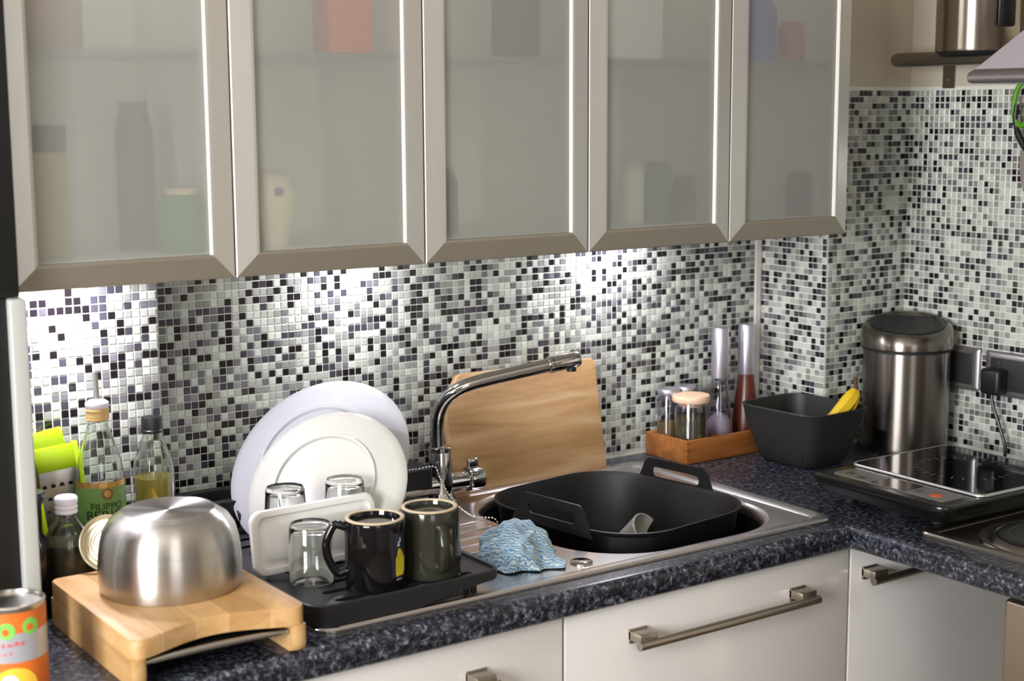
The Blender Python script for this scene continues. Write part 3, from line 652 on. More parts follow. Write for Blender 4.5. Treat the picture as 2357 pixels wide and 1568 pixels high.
# strips so the yellow shape follows the curved side
def fillshape(g, shape, r, a0, mi):
    b2 = bmesh.new(); vs = [b2.verts.new((x, z, 0)) for x, z in shape]; b2.faces.new(vs); bmesh.ops.triangulate(b2, faces=b2.faces[:]); b2.verts.index_update()
    wrap(g, [q.co.copy() for q in b2.verts], [[q.index for q in f.verts] for f in b2.faces], r, a0, 0, mi); b2.free()
fillshape(g, jag, rp+.0013, a0, 1)
fillshape(g, [(-.003, .060), (.001, .061), (-.0002, .0645), (.0035, .067), (.002, .0725), (.0005, .0715), (.0012, .068), (-.0028, .0655), (-.0008, .063), (-.0035, .0625)], rp+.0006, a0, 2)
for q in (-.005, -.001, .003): fillshape(g, [(q, .0135), (q+.0012, .0135), (q+.0018, .0165), (q+.0006, .0165)], rp+.0003, a0, 2)
g.build('print', [navy_p, yellow_p, white_p], m1, None)
m2 = thing('olive_mug', 'upturned dark olive mug right of the black mug', 'mug', (.178, -.497, zt+.001))
mug_up(m2, .0440, .0395, .094, mug_olive, raw_clay)
ac = to_cam(.178, -.497)
G().tube(spline(hpath(ac+.28, .042, .072, .020, .024), 6), .0052, 14).build('handle', mug_olive, m2)

# ------------------------------------------------------------------ blue cloth
cl = G(); nu, nv = 128, 90
vv = []
for j in range(nv+1):
    t = j/nv
    for i in range(nu):
        a = 2*PI*i/nu
        fl_e = max(0, math.cos(a+1.0))**3
        r = 0.050*math.sin(PI*.5*min(1, (1-t)*1.45))**.8; z = 0.062*(t**.85)
        r *= 1+.13*math.sin(3*a+1.1+t*2)+.09*math.sin(5*a-t*4)+.035*math.sin(11*a+3*t)*(1-t)
        x = r*math.cos(a)*1.05+.016*t; y = r*math.sin(a)*.88+.004*t
        if t < .5: x += .024*fl_e*(1-t*2); y -= .034*fl_e*(1-t*2)
        q = Vector((x, y, z))
        rid = 1-abs(noise.noise(q*26+Vector((3, 1, 7))))*2.2; rid2 = 1-abs(noise.noise(q*48+Vector((9, 4, 2))))*2.0
        nz = .0085*rid+.0035*rid2-.008
        pnt = q+Vector((x, y, .025)).normalized()*nz
        pnt.z = max(pnt.z, .0008+.0012*abs(math.sin(7*a)))
        vv.append(pnt)
ff = [(j*nu+i, j*nu+(i+1) % nu, (j+1)*nu+(i+1) % nu, (j+1)*nu+i) for j in range(nv) for i in range(nu)]
cl.add(vv, ff)
co = cl.build('dish_cloth', cloth_m, None, 0); co.location = (.347, -.450, .9025)
co['label'] = 'crumpled blue and white wavy-striped cloth on the drainer'; co['category'] = 'cloth'

# ------------------------------------------------------------------ chopping block
bk = thing('chopping_block', 'thick pale wood chopping block with a curved front and pull-out tray', 'chopping board', (0, 0, 0))
X0, X1, YB, YFr = -.2925, -.0675, -.3125, -.6040
def front(x):
    t = (x-X0)/(X1-X0); return YFr+.030*max(0, math.sin(PI*min(1, max(0, (t-.06)/.88))))**1.3
ns = 5; wS = (X1-X0)/ns
for k in range(ns):
    a, b = X0+k*wS+.00015, X0+(k+1)*wS-.00015; xs = [a+(b-a)*q/8 for q in range(9)]
    out = []
    for x in xs:
        y = front(x); e = min(x-X0, X1-x)
        if e < .012: y = max(y, YFr+.012-math.sqrt(max(0, .012**2-(.012-e)**2)))
        out.append((x, y))
    ob = []
    for x in reversed(xs):
        e = min(x-X0, X1-x); y = YB
        if e < .012: y = YB-.012+math.sqrt(max(0, .012**2-(.012-e)**2))
        ob.append((x, y))
    out += ob
    zt0, zt1 = .9365, .9600
    cx_, cy_ = (a+b)/2, (YB+YFr)/2
    L = [[(x, y, zt0) for x, y in out], [(x, y, zt1-.002) for x, y in out], [(x, y+(cy_-y)*.006, zt1-.0005) for x, y in out], [(x, y+(cy_-y)*.013, zt1) for x, y in out]]
    G().loft(L).build('stave', beech[k], bk, 50)
for (a, b) in ((X0, X0+.018), (X1-.018, X1)):
    g = G(); o = [(YFr+.0005, .9365), (YFr+.0005, .912), (YFr+.004, .9035), (YFr+.012, .9005), (YB-.006, .9005), (YB-.001, .906), (YB-.001, .9365)]
    L = [[(x, y+((YB+YFr)/2-y)*i_, z) for y, z in o] for x, i_ in ((a, .02), (a+.004, 0), (b-.004, 0), (b, .02))]
    g.loft(L); g.build('side_runner', beech[2], bk, 50)
ty = lambda x: YFr+.013
g = G(); xs = [X0+.0195+(X1-X0-.039)*k/16 for k in range(17)]
g.tube([(x, ty(x), .9275+.002*math.sin(PI*k/16)) for k, x in enumerate(xs)], [.0028]+[.0040]*15+[.0028], 12); g.build('tray_rim', steel, bk)
G().loft([[(x, ty(x)+.002, .9285), (x, ty(x)+.002, .9235), (x, YB-.02, .9235), (x, YB-.02, .9285)] for x in xs]).build('tray', black_pl, bk, 30)
# mixing bowl upside down
mb = thing('mixing_bowl', 'upturned brushed steel mixing bowl on the chopping block', 'bowl', (-.1715, -.428, .9602))
pr = [(.0885, 0), (.0898, .0015), (.0908, .018), (.0910, .034), (.0893, .052), (.0855, .068), (.0790, .082), (.0710, .0925), (.0635, .0985), (.0600, .1005), (.0585, .1018), (.057, .1012), (0, .1000)]
pts2 = [(p[0], p[1]) for p in pr]
G().lathe(pts2+[(0, .0985), (.057, .0995), (.066, .0970), (.076, .0895), (.0838, .077), (.0882, .060), (.0898, .040), (.0896, .020), (.088, 0)], 96).build('bowl_shell', steel_spun, mb, 60)
# tin lid leaning against the bowl
tl = disc_thing('tin_lid', 'round gold-lacquered tin lid standing behind the steel bowl', 'lid', (-.2165, -.3235, .9985), -.55, .22)
G().lathe([(0, 0), (.017, 0), (.0185, .0012), (.0205, .0012), (.022, -.0003), (.0265, -.0003), (.028, .0012), (.0315, .0012), (.033, -.001), (.0345, .0008), (.0368, .0015), (.0375, 0), (.0365, -.0018), (.033, -.0022), (0, -.0012)], 64).build('lid_disc', lid_gold, tl)

# ------------------------------------------------------------------ bottles at left
def bottle(o, prof, wall, m_, n_=48, name='bottle_glass'):
    inner = [(max(r-wall, 0.0005) if r > 0 else 0, z) for r, z in prof]
    inner = [(0, prof[0][1]+.003)]+[(max(r-wall, .0005), max(z, prof[0][1]+.003)) for r, z in prof[1:]]
    return G().lathe(prof+inner[::-1], n_).build(name, m_, o)
ob = thing('olive_oil_bottle', 'clear oil bottle with green label and steel pouring spout', 'bottle', (-.1770, -.1950, .9008))
bottle(ob, [(0, 0), (.030, 0), (.034, .004), (.0345, .12), (.0335, .155), (.030, .180), (.023, .203), (.0165, .222), (.0145, .232), (.0145, .240)], .0018, bottle_g)
G().lathe([(0, .003), (.0315, .003), (.0322, .06), (.0322, .112), (0, .112)], 40).build('oil', oil_m, ob)
G().lathe([(0, .238), (.0150, .238), (.0165, .240), (.0160, .243), (.0165, .246), (.0155, .250), (.0165, .253), (.0155, .256), (0, .256)], 32).build('stopper_collar', cork_m, ob)
G().lathe([(0, .256), (.0150, .256), (.0165, .259), (.0160, .263), (.012, .266), (0, .266)], 32).build('stopper', cap_w, ob)
G().tube([(0, 0, .262), (0, 0, .285), (-.0005, 0, .306)], [.0042, .0036, .0034], 16).build('pouring_spout', steel, ob)
ac = to_cam(-.177, -.195); g = G(); r = .0351
patch(g, r, ac, -.045, .045, .070, .148, 0, 30); patch(g, r+.0002, ac, -.045, .045, .148, .156, 1, 30)
for q, (rd, mi) in enumerate(((.0085, 2), (.0050, 1))): disc(g, r+.0004+.0002*q, ac+.25, 0, .140, rd, 2 if q == 0 else 1, 20)
for k in range(7):
    a = PI*k/6; fillshape(g, [(.0075*math.cos(a)-.001, .140+.0075*math.sin(a)), (.0075*math.cos(a)+.001, .140+.0075*math.sin(a)), (.012*math.cos(a), .140+.0105*math.sin(a))], r+.0005, ac+.25, 1)
for body, sz, z, dx in (('FILIPPO', .0135, .1175, .0035), ('BERIO', .0195, .1025, .001)):
    tv, tf = text_verts(body, sz); wrap(g, [(x.x*1.05+dx, x.y) for x in tv], tf, r+.0005, ac+.12, z, 3)
patch(g, r+.0002, ac, -.045, .045, .070, .085, 4, 30)
g.build('label', [label_green, label_gold, mat('emblem_brown', (120, 84, 40), .4), ink, dgreen], ob, None)
o2 = thing('infused_oil_bottle', 'clear bottle with black cap, yellow oil and peel inside', 'bottle', (-.0870, -.1650, .9008))
bottle(o2, [(0, 0), (.026, 0), (.029, .004), (.0288, .030), (.0300, .034), (.0288, .040), (.0300, .060), (.0288, .066), (.0300, .090), (.0288, .096), (.0300, .120), (.0295, .150), (.027, .164), (.019, .186), (.0140, .198), (.0135, .206)], .0016, bottle_g)
G().lathe([(0, .003), (.0265, .003), (.0268, .030), (.0268, .060), (.0268, .118), (.0272, .139), (0, .139)], 36).build('oil', oil_m, o2)
G().lathe([(0, .204), (.0155, .204), (.0158, .208), (.0150, .209), (.0150, .224), (.0138, .227), (0, .227)], 36).build('cap', black_pl, o2)
ac = to_cam(-.087, -.165)
for k in range(8):
    a = ac+random.uniform(-.2, 1.0); rr_ = .0235+random.random()*.002; z = .03+k*.009; q0 = Vector((rr_*math.cos(a), rr_*math.sin(a), z))
    G().tube(spline([q0, q0+Vector((random.uniform(-.006, .006), random.uniform(-.006, .006), .016)), q0+Vector((random.uniform(-.01, .01), random.uniform(-.004, .004), .036))], 5), [.0012]+[.0032]*9+[.0012], 8).build('peel', [chilli, chilli2][k % 3 == 2], o2)
sy = thing('syrup_bottle', 'small rounded old glass bottle with white screw cap', 'bottle', (-.2500, -.2650, .9008))
G().lathe([(0, 0), (.027, 0), (.031, .006), (.031, .03), (.0303, .034), (.031, .038), (.0303, .044), (.031, .050), (.0303, .056), (.031, .062), (.0312, .080), (.0295, .098), (.024, .112), (.0160, .122), (.0135, .128), (.0135, .136)], 48).build('bottle_glass', syrup_g, sy)
G().lathe([(0, .003), (.028, .003), (.0285, .075), (.027, .09), (0, .09)], 32).build('syrup', mat('dark_syrup', (70, 64, 44), .3), sy)
G().lathe([(0, .132), (.0145, .132), (.0150, .134), (.0140, .137), (.0152, .140), (.0142, .143), (.0152, .146), (.0152, .152), (.0135, .1545), (0, .154)], 36).build('cap', cap_w, sy)
gb = thing('green_glass_bottle', 'dark green glass bottle with yellow label beside the end panel', 'bottle', (-.2900, -.1750, .9008))
G().lathe([(0, 0), (.030, 0), (.033, .005), (.033, .16), (.031, .178), (.024, .205), (.0145, .23), (.0135, .28), (.0150, .282), (.0150, .295), (0, .295)], 40).build('bottle_glass', green_g, gb)
ac = to_cam(-.283, -.175); g = G(); patch(g, .0334, ac+.35, -.024, .022, .075, .170, 0, 18); patch(g, .0336, ac+.35, -.019, .017, .082, .163, 1, 18); disc(g, .0339, ac+.45, 0, .135, .009, 2, 20); disc(g, .0341, ac+.45, 0, .135, .006, 0, 20)
g.build('label', [mat('label_brown', (120, 84, 44), .5), label_yel, white_l], gb, None)
vb = thing('vinegar_bottle', 'short black sauce bottle with flared cap at far left', 'bottle', (-.2985, -.2640, .9008))
G().lathe([(0, 0), (.022, 0), (.0245, .004), (.0245, .085), (.022, .100), (.012, .115), (.010, .140), (0, .140)], 36).build('bottle_glass', brown_g, vb)
G().lathe([(0, .138), (.0125, .138), (.0145, .146), (.0195, .158), (.0205, .162), (.019, .167), (0, .168)], 32).build('cap', mat('dark_blue_cap', (28, 26, 40), .3), vb)
gr = thing('box_grater', 'lime green framed steel grater standing behind the bottles', 'grater', (-.2050, -.1480, .9008), rot=(0, math.radians(-7), math.radians(-12)))
g = G(); g.box(-.037, -.024, -.008, .008, 0, .198, bev=.002).box(.028, .037, -.008, .008, 0, .200, bev=.002); g.box(-.038, .038, -.007, .007, .190, .222, bev=.0025, M=Ry(math.radians(-5))); g.box(-.034, .034, -.012, .012, 0, .012, bev=.002); g.box(-.030, .030, -.010, -.004, .165, .200, bev=.002)
g.build('frame', lime, gr, 40)
G().box(-.028, .028, -.006, .004, .010, .168).build('grating_plate', steel, gr, None)
bmp = mesh('grater_tooth', *[[(-.0035, 0, -.002), (.0035, 0, -.002), (.0025, -.003, .003), (-.0025, -.003, .003), (0, -.0002, .004)], [(0, 1, 2, 3), (3, 2, 4), (0, 3, 4), (1, 4, 2)]], black_pl)
for a in range(7):
    for b in range(4): link('grater_tooth', bmp, gr, (-.018+.012*b+(a % 2)*.005, -.0062, .035+.018*a))

# ------------------------------------------------------------------ tin of oranges
ca = thing('orange_tin', 'food tin with orange fruit label at the bottom left corner', 'tin', (-.4020, -.5200, .9008))
rc = .0375
G().lathe([(0, .001), (rc-.002, 0), (rc, .002), (rc, .107), (rc+.0006, .109), (rc-.0004, .1105), (rc-.002, .110), (rc-.0025, .1065), (rc*.6, .1062), (rc*.58, .1068), (0, .1066)], 64).build('tin_body', steel, ca)
ac = to_cam(-.402, -.52); g = G(); r = rc+.0004
patch(g, r, ac, -.10, .10, .004, .104, 0, 60); patch(g, r+.0002, ac, -.10, .10, .046, .080, 1, 50)
fillshape(g, [(-.06, .036), (.02, .040), (.06, .052), (.06, .040), (-.06, .028)], r+.0004, ac, 2)
disc(g, r+.0005, ac, .000, .016, .026, 3, 32, .024); disc(g, r+.0006, ac, -.006, .022, .010, 6, 24)
for q in (-.007, .0205): disc(g, r+.0006, ac, q, .0835 + (.003 if q > 0 else 0), .0098, 4, 24); disc(g, r+.0008, ac, q-.001, .0825+(.003 if q > 0 else 0), .0045, 0, 18)
for (qx, qz, qw, qh) in ((-.026, .064, .004, .005), (-.020, .0645, .005, .004), (-.013, .064, .003, .006), (-.007, .065, .006, .004), (.001, .066, .004, .006), (.007, .066, .005, .0045), (-.018, .055, .003, .003), (-.012, .055, .004, .0025), (-.005, .056, .003, .003)):
    fillshape(g, [(qx, qz), (qx+qw, qz+.0005), (qx+qw*.9, qz+qh), (qx+.0004, qz+qh*.8)], r+.0008, ac, 5)
g.build('label', [orange_l, silver_l, orange2, yel_f, grn_b, red_t, white_l], ca, None)

# ------------------------------------------------------------------ spice tray, jars and grinders
st = thing('spice_tray', 'shallow wooden tray with a divider holding jars and grinders', 'tray', (.975, -.131, .9006), math.radians(.6))
W_, D_, H_ = .255, .119, .0445
G().box(.004, W_-.004, .004, D_-.004, .002, .006).build('base', tray_w, st, None)
G().box(0, W_, 0, .008, 0, H_, bev=.0008).build('side_board', tray_w, st, 40); G().box(0, W_, D_-.008, D_, 0, H_, bev=.0008).build('side_board', tray_w, st, 40)
g = G().box(-.0004, .008, .0082, D_-.0082, 0, H_, bev=.0008)
for k in range(4): g.box(-.0004, .008, -.0004, .0082, .002+k*.0115, .0075+k*.0115)
g.build('end_board', tray_w, st, 40); G().box(W_-.008, W_, .0082, D_-.0082, 0, H_).build('end_board', tray_w, st, None); G().box(.098, .103, .0082, D_-.0082, .006, H_-.004).build('divider', tray_w, st, None)
def spice(label, x, y, r, h, fill, fh, lid, lr, lh, group, tag_=None):
    t = thing('spice_jar', label, 'jar', (x, y, .9070), 0, group)
    G().lathe([(0, 0), (r-.002, 0), (r, .003), (r, h-.012), (r-.004, h-.004), (r-.004, h), (r-.0055, h), (r-.0055, h-.004), (r-.0016, h-.013), (r-.0016, .003), (0, .0025)], 40).build('jar_glass', jar_g, t)
    c = G().lathe([(0, .003), (r-.0022, .003), (r-.0022, fh), (r*.5, fh+.002), (0, fh+.003)], 32)
    c.build('contents', fill, t)
    G().lathe([(0, h-.008), (r-.006, h-.008), (r-.006, h+.0005), (lr-.001, h+.0005), (lr, h+.003), (lr, h+lh-.003), (lr-.0015, h+lh), (0, h+lh+.0006)], 40).build('lid', lid, t)
    return t
j1 = spice('glass jar of dried rosemary with pale wooden lid at tray front', 1.021, -.089, .031, .104, herb, .078, lid_w, .0365, .013, 'spice jars in the wooden tray')
needle = mesh('herb_needle', [(-.0007, 0, 0), (.0007, 0, 0), (.0009, -.0008, .014), (-.0005, -.0008, .014), (0, .0008, .007)], [(0, 1, 2, 3), (0, 4, 3), (1, 2, 4)], [mat('rosemary_needle', (112, 108, 66), .8)])
for k in range(150):
    a = random.random()*2*PI; z = .008+random.random()*.062
    link('herb_needle', needle, j1, (.0288*math.cos(a), .0288*math.sin(a), z), (random.uniform(-.5, .5), random.uniform(-.5, .5), a+PI/2))
spice('glass jar of mustard seed with silver lid at the tray left corner', 1.006, -.040, .0215, .112, mustard, .060, grind_m, .0225, .012, 'spice jars in the wooden tray')
spice('glass jar with silver lid behind the rosemary jar', 1.052, -.036, .0215, .112, spice_br, .05, grind_m, .0225, .012, 'spice jars in the wooden tray')
def grinder(label, x, y, body, fill=None):
    t = thing('spice_grinder', label, 'grinder', (x, y, .9070), 0, 'tall spice grinders in the wooden tray')
    pr_ = [(0, 0), (.026, 0), (.028, .003), (.028, .02), (.026, .05), (.021, .09), (.0165, .125), (.0160, .137)]
    if fill:
        bottle(t, pr_, .002, body); G().lathe([(0, .003), (.0255, .003), (.0255, .02), (.0235, .05), (.018, .058), (.006, .066), (0, .067)], 32).build('salt', fill, t); G().tube([(0, 0, .06), (0, 0, .14)], .0012, 8).build('spindle', steel, t)
    else: G().lathe(pr_+[(0, .137)], 40).build('grinder_body', body, t)
    G().lathe([(0, .136), (.0168, .136), (.0172, .138), (.0168, .232), (.0155, .2355), (0, .2365)], 40).build('grinder_cap', grind_m, t)
grinder('salt grinder with clear flared base full of white salt', 1.119, -.062, jar_g, salt_m)
grinder('pepper grinder with red-brown flared base', 1.192, -.060, pepper_m)

# ------------------------------------------------------------------ fruit bowl with bananas
fb = thing('fruit_bowl', 'square black plastic fruit bowl in front of the tiled column', 'bowl', (1.178, -.232, .9006), math.radians(3))
def fl2(hx, hy, z, r): return [(x, y, z) for x, y in rr(-hx, hx, -hy, hy, r, 8)]
G().loft([fl2(.050, .058, 0, .02), fl2(.056, .065, .004, .022), fl2(.066, .075, .03, .026), fl2(.078, .089, .07, .030), fl2(.084, .097, .104, .034), fl2(.0855, .0985, .1075, .035), fl2(.0845, .0975, .1095, .035), fl2(.0815, .0945, .1085, .033), fl2(.0745, .0855, .07, .028), fl2(.062, .071, .03, .024), fl2(.052, .06, .008, .02)]).build('bowl_shell', fruit_m, fb, 45)
g = G(); g.loft([[(-.058+.010*t_-q*(.022), -.066-.0015*q*20-.034*t_**1, .109*t_) for q in (0, 1)]+[(-.056, -.060-.03*t_, .109*t_)] for t_ in (0.02, .25, .5, .75, .98)])
cr = G().tube([(-.0795+.0, -.060, .106), (-.0745, -.058, .085), (-.070, -.056, .05), (-.062, -.050, .01)], [.0012]*4, 8); cr.build('fold_ridge', fruit_m, fb)
bs = Vector((1.2445, -.300, 1.044))
def banana(label, mid, tip):
    t = thing('banana', label, 'banana', (0, 0, 0), 0, 'bananas in the black fruit bowl')
    pp = spline([bs-Vector((0, 0, .004)), bs+(Vector(mid)-bs)*.28+Vector((0, 0, -.006)), Vector(mid), Vector(tip)], 6); n_ = len(pp)
    G().tube(pp, [.0045+.0115*math.sin(PI*min(1, .06+.9*k/(n_-1)))**.75 for k in range(n_)], 7).build('banana_skin', banana_m, t, 30)
    dd = (bs-Vector(mid)).normalized()
    G().tube([bs-Vector((0, 0, .008)), bs+Vector((0, 0, .006)), bs+Vector((-.001, .001, .018))+(Vector(mid)-bs)*-.04], [.0050, .0036, .0040], 8).build('banana_stem', banana_t, t)
banana('banana lying nearest the front rim of the black fruit bowl', (1.212, -.297, 1.006), (1.170, -.286, .970))
banana('banana nearest the steel bin in the black fruit bowl', (1.238, -.278, .998), (1.216, -.230, .955))
banana('middle banana of the bunch in the black fruit bowl', (1.226, -.288, .996), (1.186, -.262, .950))

# ------------------------------------------------------------------ steel bin
bn = thing('steel_bin', 'cylindrical brushed steel bin with black lid in the corner', 'bin', (1.4180, -.2720, .9006))
rb_ = .0835
G().lathe([(0, 0), (rb_-.004, 0), (rb_-.001, .004), (rb_, .012), (rb_, .200), (0, .200)], 72).build('bin_body', steel_bin, bn)
G().lathe([(rb_, .198), (rb_+.003, .199), (rb_+.003, .2035), (rb_, .2045)], 72).build('seal_ring', black_rub, bn)
aa = to_cam(1.418, -.272); cx_, cy_ = math.cos(aa), math.sin(aa)
SL = .19
def slant(r_, z, k=1.0, n=72): return [(r_*math.cos(t), r_*math.sin(t), z-k*SL*(r_*math.cos(t-aa))) for t in [2*PI*i/n for i in range(n)]]
G().loft([slant(rb_, .2045, 0), slant(rb_+.0052, .205, 0), slant(rb_+.0058, .214, 0), slant(rb_+.0040, .238), slant(rb_, .2445), slant(rb_-.005, .2480), slant(rb_-.009, .2485), slant(rb_-.0105, .2462)], 0, None, False, True).build('lid_ring', steel_bin, bn, 50)
def flap(d, z):
    o = []
    for k in range(49):
        t = -2.25+4.5*k/48; r_ = rb_-.0125-d; o.append((r_*math.cos(t+aa), r_*math.sin(t+aa), z-SL*r_*math.cos(t)))
    return o
G().loft([flap(0, .2463), flap(0, .2484), flap(.0015, .2496), flap(.012, .2488), flap(.04, .2480)]).build('lid_flap', black_pl, bn, 50)

# ------------------------------------------------------------------ portable induction hob
ih = thing('induction_plate', 'black portable induction hotplate with a grey control panel', 'hob', (.9645, -.742, .9000), math.radians(-1))
g = G()
def il(d, z, r=.028): return [(x, y, z) for x, y in rr(0+d, .358-d, 0+d, .298-d, r-d*.3, 6)]
g.loft([il(.030, .018), il(.012, .020), il(.002, .036), il(0, .044), il(.001, .048), il(.006, .050), il(.012, .0495)]); g.build('housing', mat('induction_housing', (10, 10, 10), .25), ih, 40)
for fx, fy in ((.05, .055), (.31, .055), (.05, .245), (.31, .245)): G().lathe([(0, .0070 if fy < .1 else .0004), (.010, .0070 if fy < .1 else .0004), (.011, .0185), (0, .0185)], 20, 0, T(fx, fy, 0)).build('foot', black_rub, ih)
G().loft([[(x, y, z) for x, y in rr(.098+d, .350-d, .010+d, .290-d, .016, 6)] for d, z in ((0, .0495), (0, .0530), (.0015, .0540), (.004, .0540))]).build('glass_plate', black_glass, ih, 40)
g = G(); g.loft([[(x, y, z) for x, y in rr(.096+d, .352-d, .008+d, .292-d, .018, 6)] for d, z in ((0, .0505), (0, .0530), (.0012, .0545), (.0030, .0545), (.0036, .0541))], 0, None, False, False); g.build('edge_trim', mat('satin_trim', (196, 196, 192), .3, .8), ih, 50)
pn = G().prism(rr(.028, .082, .028, .268, .010, 5), .0494, .0506, bev=.0004).build('control_panel', ph_grey, ih, 40)
G().box(.030, .080, .110, .182, .0506, .0511).build('display', mat('display_dark', (48, 44, 40), .1), pn, None)
for (bx, by, rB, mm) in ((.050, .245, .0085, dark_mark), (.042, .212, .0075, dark_mark), (.050, .060, .0105, orange_btn), (.050, .096, .0065, dark_mark)):
    G().lathe([(0, .0505), (rB, .0505), (rB*.95, .0512), (0, .0513)], 24, 0, T(bx, by, 0)).build('button', mm, pn)
mk = mesh('mark', [(-.0006, 0, 0), (.0006, 0, 0), (.0006, .012, 0), (-.0006, .012, 0), (-.0006, 0, .0003), (.0006, 0, .0003), (.0006, .012, .0003), (-.0006, .012, .0003)], [(4, 5, 6, 7), (0, 1, 5, 4), (2, 3, 7, 6)], mark_m)
for k in range(28):
    a = 2*PI*k/28; link('ring_mark', mk, ih, (.225+.072*math.cos(a), .150+.072*math.sin(a), .05395), (0, 0, a-PI/2))

# ------------------------------------------------------------------ built-in hob
hb = thing('built_in_hob', 'brushed steel built-in hob with a sealed hotplate', 'hob', (0, 0, 0))
hx0, hx1, hy0, hy1 = .953, 1.462, -1.285, -.698
def hl(d, z, r=.02): return [(x, y, z) for x, y in rr(hx0+d, hx1-d, hy0+d, hy1-d, max(r-d, .004), 5)]
G().loft([hl(0, .9005), hl(0, .9050), hl(.003, .9078), hl(.016, .9082), hl(.019, .9065), hl(.021, .9035), hl(.026, .9030)]).build('hob_tray', steel_hob, hb, 40)
for (cx, cy, r_) in ((1.085, -.862, .090), (1.33, -.862, .075), (1.085, -1.12, .075), (1.33, -1.12, .09)):
    g = G().lathe([(r_+.030, .9030), (r_+.026, .9070), (r_+.020, .9050), (r_+.014, .9045), (r_+.010, .9085), (r_+.003, .9120), (r_, .9090)], 56, 0, T(cx, cy, 0)); g.build('burner_ring', steel_hob, hb)
    G().lathe([(r_, .903), (r_, .9130), (r_-.003, .9150), (r_*.82, .9150), (r_*.80, .9135), (r_*.3, .9135), (r_*.28, .9120), (0, .9120)], 56, 0, T(cx, cy, 0)).build('hotplate', mat('cast_iron', (16, 15, 14), .45), hb)

# ------------------------------------------------------------------ sockets, plug, cable
def socket(label, y0, y1, mod):
    t = thing('wall_socket', label, 'socket', (XR-.0028, 0, 0), 0)
    g = G(); L = lambda d, x, r: [(x, y, z) for y, z in [(a, b) for a, b in rr(y0+d, y1-d, 1.019+d, 1.104-d, r, 5)]]
    g.loft([L(0, 0, .005), L(0, -.003, .005), L(.003, -.006, .004), L(.010, -.0065, .003)]); g.build('face_plate', sock_m, t, 40)
    g = G(); g.box(-.0085, -.0062, y0+.014, y1-.014, 1.031, 1.092, bev=.001); g.build('insert', sock_in, t, 40)
    for q in mod:
        G().box(-.0105, -.0082, q-.005, q+.005, 1.072, 1.086, bev=.001).build('switch', sock_in, t, 40)
    return t
socket('single metal wall socket partly behind the steel bin', -.378, -.292, (-.345,))
socket('double metal wall socket with black plug', -.540, -.392, (-.425, -.507))
pg = thing('plug', 'black three-pin plug pushed into the double socket', 'plug', (XR-.0115, -.425, 1.050))
G().box(-.030, 0, -.024, .020, -.026, .024, bev=.007, seg=3).build('plug_body', black_pl, pg, 40)
pc = [(XR-.030, -.427, 1.026), (XR-.032, -.432, 1.005), (XR-.030, -.448, .965), (XR-.030, -.462, .930), (XR-.040, -.470, .909), (XR-.055, -.480, .9055)]
G().tube(spline([Vector(q)-Vector((XR-.0115, -.425, 1.050)) for q in pc], 8), .0035, 10).build('cable', black_pl, pg)
lp2 = thing('coiled_cable', 'black cable lying in a loop behind the induction plate', 'cable', (0, 0, 0))
G().tube(spline([(XR-.05, -.485, .9048), (XR-.045, -.44, .9048), (XR-.035, -.40, .9048), (XR-.06, -.385, .9048), (XR-.09, -.41, .9048), (XR-.10, -.45, .9048), (XR-.085, -.50, .9048)], 8), .0038, 10).build('cable_loop', black_pl, lp2)

# ------------------------------------------------------------------ wall shelf with pot, hood, scissors
sh = thing('wall_shelf', 'steel wall shelf with rounded tube front on the right wall', 'shelf', (0, 0, 0))
G().box(1.412, XR-.001, -1.05, -.232, 1.655, 1.660).build('shelf_plate', steel_hob, sh, None)
G().tube([(1.412, -1.05, 1.6555), (1.412, -.248, 1.6555), (1.412, -.230, 1.6555), (1.412, -.223, 1.6555)], [.0135, .0135, .0132, .0115], 28).build('front_tube', steel_hob, sh)
for yb_ in (-.275, -.95):
    b_ = G().box(XR-.004, XR-.001, yb_-.014, yb_+.014, 1.602, 1.657).box(1.43, XR-.001, yb_-.014, yb_+.014, 1.6515, 1.6545).build('bracket', steel_hob, sh, None)
    G().lathe([(0, 0), (.0035, 0), (.003, .0015), (0, .002)], 16, 0, T(XR-.004, yb_, 1.618) @ Ry(-PI/2)).build('screw', steel, b_)
pt = thing('steel_pot', 'tall steel pot with black handle on the wall shelf', 'pot', (1.430, -.400, 1.6605))
G().lathe([(0, 0), (.066, 0), (.070, .003), (.071, .006), (0, .006)], 56).build('base', black_rub, pt)
G().lathe([(0, .006), (.0735, .006), (.0745, .009), (.0745, .175), (.0755, .178), (.0725, .180), (.0720, .172), (0, .17)], 72).build('pot_body', steel_pot, pt)
ac = to_cam(1.43, -.4)+.62; g = G(); ux, uy = math.cos(ac), math.sin(ac)
g.box(.0755, .092, -.0145, .0145, .047, .165, M=Rz(ac), bev=.004)
g.build('handle', black_pl, pt)
hd = thing('extractor_hood', 'silver extractor hood corner at the top right', 'extractor hood', (0, 0, 0))
g = G(); hb_ = lambda d, z: [(1.000+d, -1.32+d, z), (XR-.002, -1.32+d, z), (XR-.002, -.722-d, z), (1.000+d, -.722-d, z)]
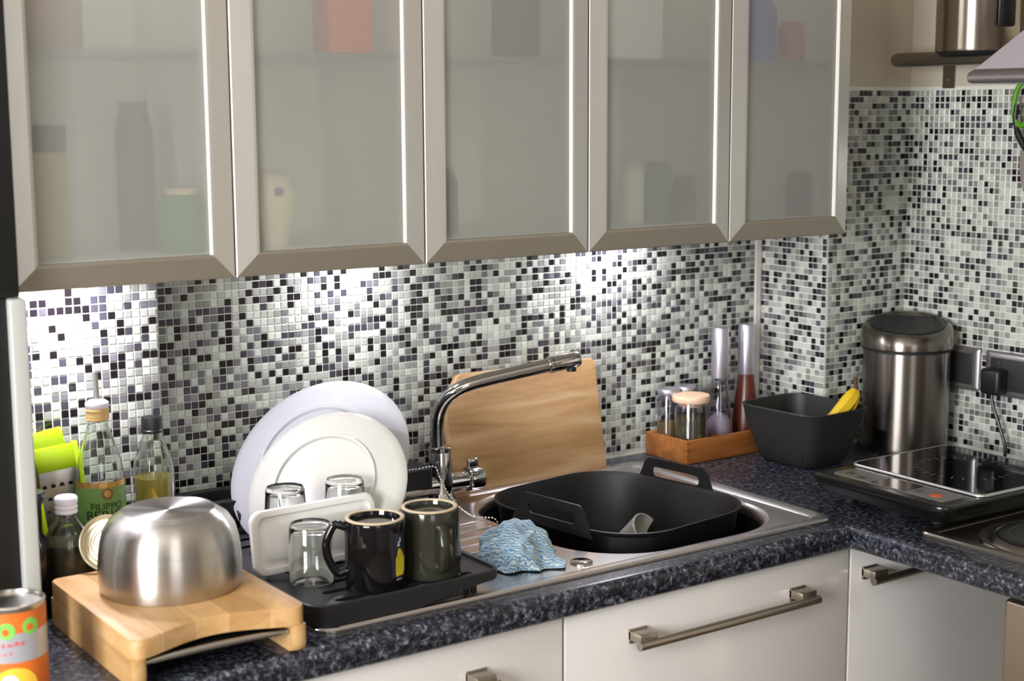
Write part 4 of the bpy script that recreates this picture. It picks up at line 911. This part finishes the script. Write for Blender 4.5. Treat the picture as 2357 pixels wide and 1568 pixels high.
g.loft([hb_(.006, 1.6005), hb_(.0015, 1.6025), hb_(0, 1.607), hb_(0, 1.612), hb_(.002, 1.617), hb_(.008, 1.6215)]); g.build('rim', mat('hood_rim_steel', (150, 142, 146), .3, 1.0), hd, 30)
L0 = [(1.008, -1.312, 1.6216), (XR-.002, -1.312, 1.6216), (XR-.002, -.730, 1.6216), (1.008, -.730, 1.6216)]; L1 = [(1.26, -1.14, 1.86), (XR-.002, -1.14, 1.86), (XR-.002, -.89, 1.86), (1.26, -.89, 1.86)]
G().loft([L0, L1]).build('canopy', hood_m, hd, None); G().box(1.26, XR-.002, -1.14, -.89, 1.861, 2.399).build('chimney', hood_m, hd, None)
sx = thing('scissors', 'green and black handled kitchen scissors hanging at the right edge', 'scissors', (1.476, -.4870, 1.498), rot=(math.radians(4), 0, 0))
def ring(cy, cz, ry, rz_, r_, a0=0, a1=2*PI): return [(0, cy+ry*math.cos(a0+(a1-a0)*k/24), cz+rz_*math.sin(a0+(a1-a0)*k/24)) for k in range(25)], r_
for sgn in (1, -1):
    pts_, r_ = ring(sgn*.021, .072, .019, .040, .0048)
    G().tube(pts_, r_, 12).build('handle_loop', green_gl, sx)
    G().tube(spline([(0, sgn*.034, .070), (0, sgn*.034, .045), (0, sgn*.026, .020), (0, sgn*.010, -.002), (0, -sgn*.002, -.012)], 5), [.005]*10+[.0065]*10+[.006], 12).build('handle_shank', black_pl, sx)
    bl = [(sgn*.012, 0.0), (sgn*.016, -.020), (sgn*.0145, -.045), (sgn*.004, -.082), (sgn*-.001, -.086), (-sgn*.003, -.05), (-sgn*.004, 0)]
    G().prism(bl, -.0008, .0008, 0, T(sgn*.0009, 0, 0) @ Matrix(((0, 0, 1, 0), (1, 0, 0, 0), (0, 1, 0, 0), (0, 0, 0, 1)))).build('blade', blade_m, sx, None)
G().tube([(-.003, 0, -.012), (.003, 0, -.012)], .004, 14).build('pivot', steel, sx)
hk = thing('shelf_hook', 'small steel hook on the shelf holding the scissors', 'hook', (0, 0, 0))
G().tube(spline([(1.470, -.517, 1.6545), (1.470, -.517, 1.64), (1.476, -.517, 1.615), (1.482, -.517, 1.608), (1.486, -.517, 1.615)], 6), .0016, 8).build('hook_wire', steel, hk)
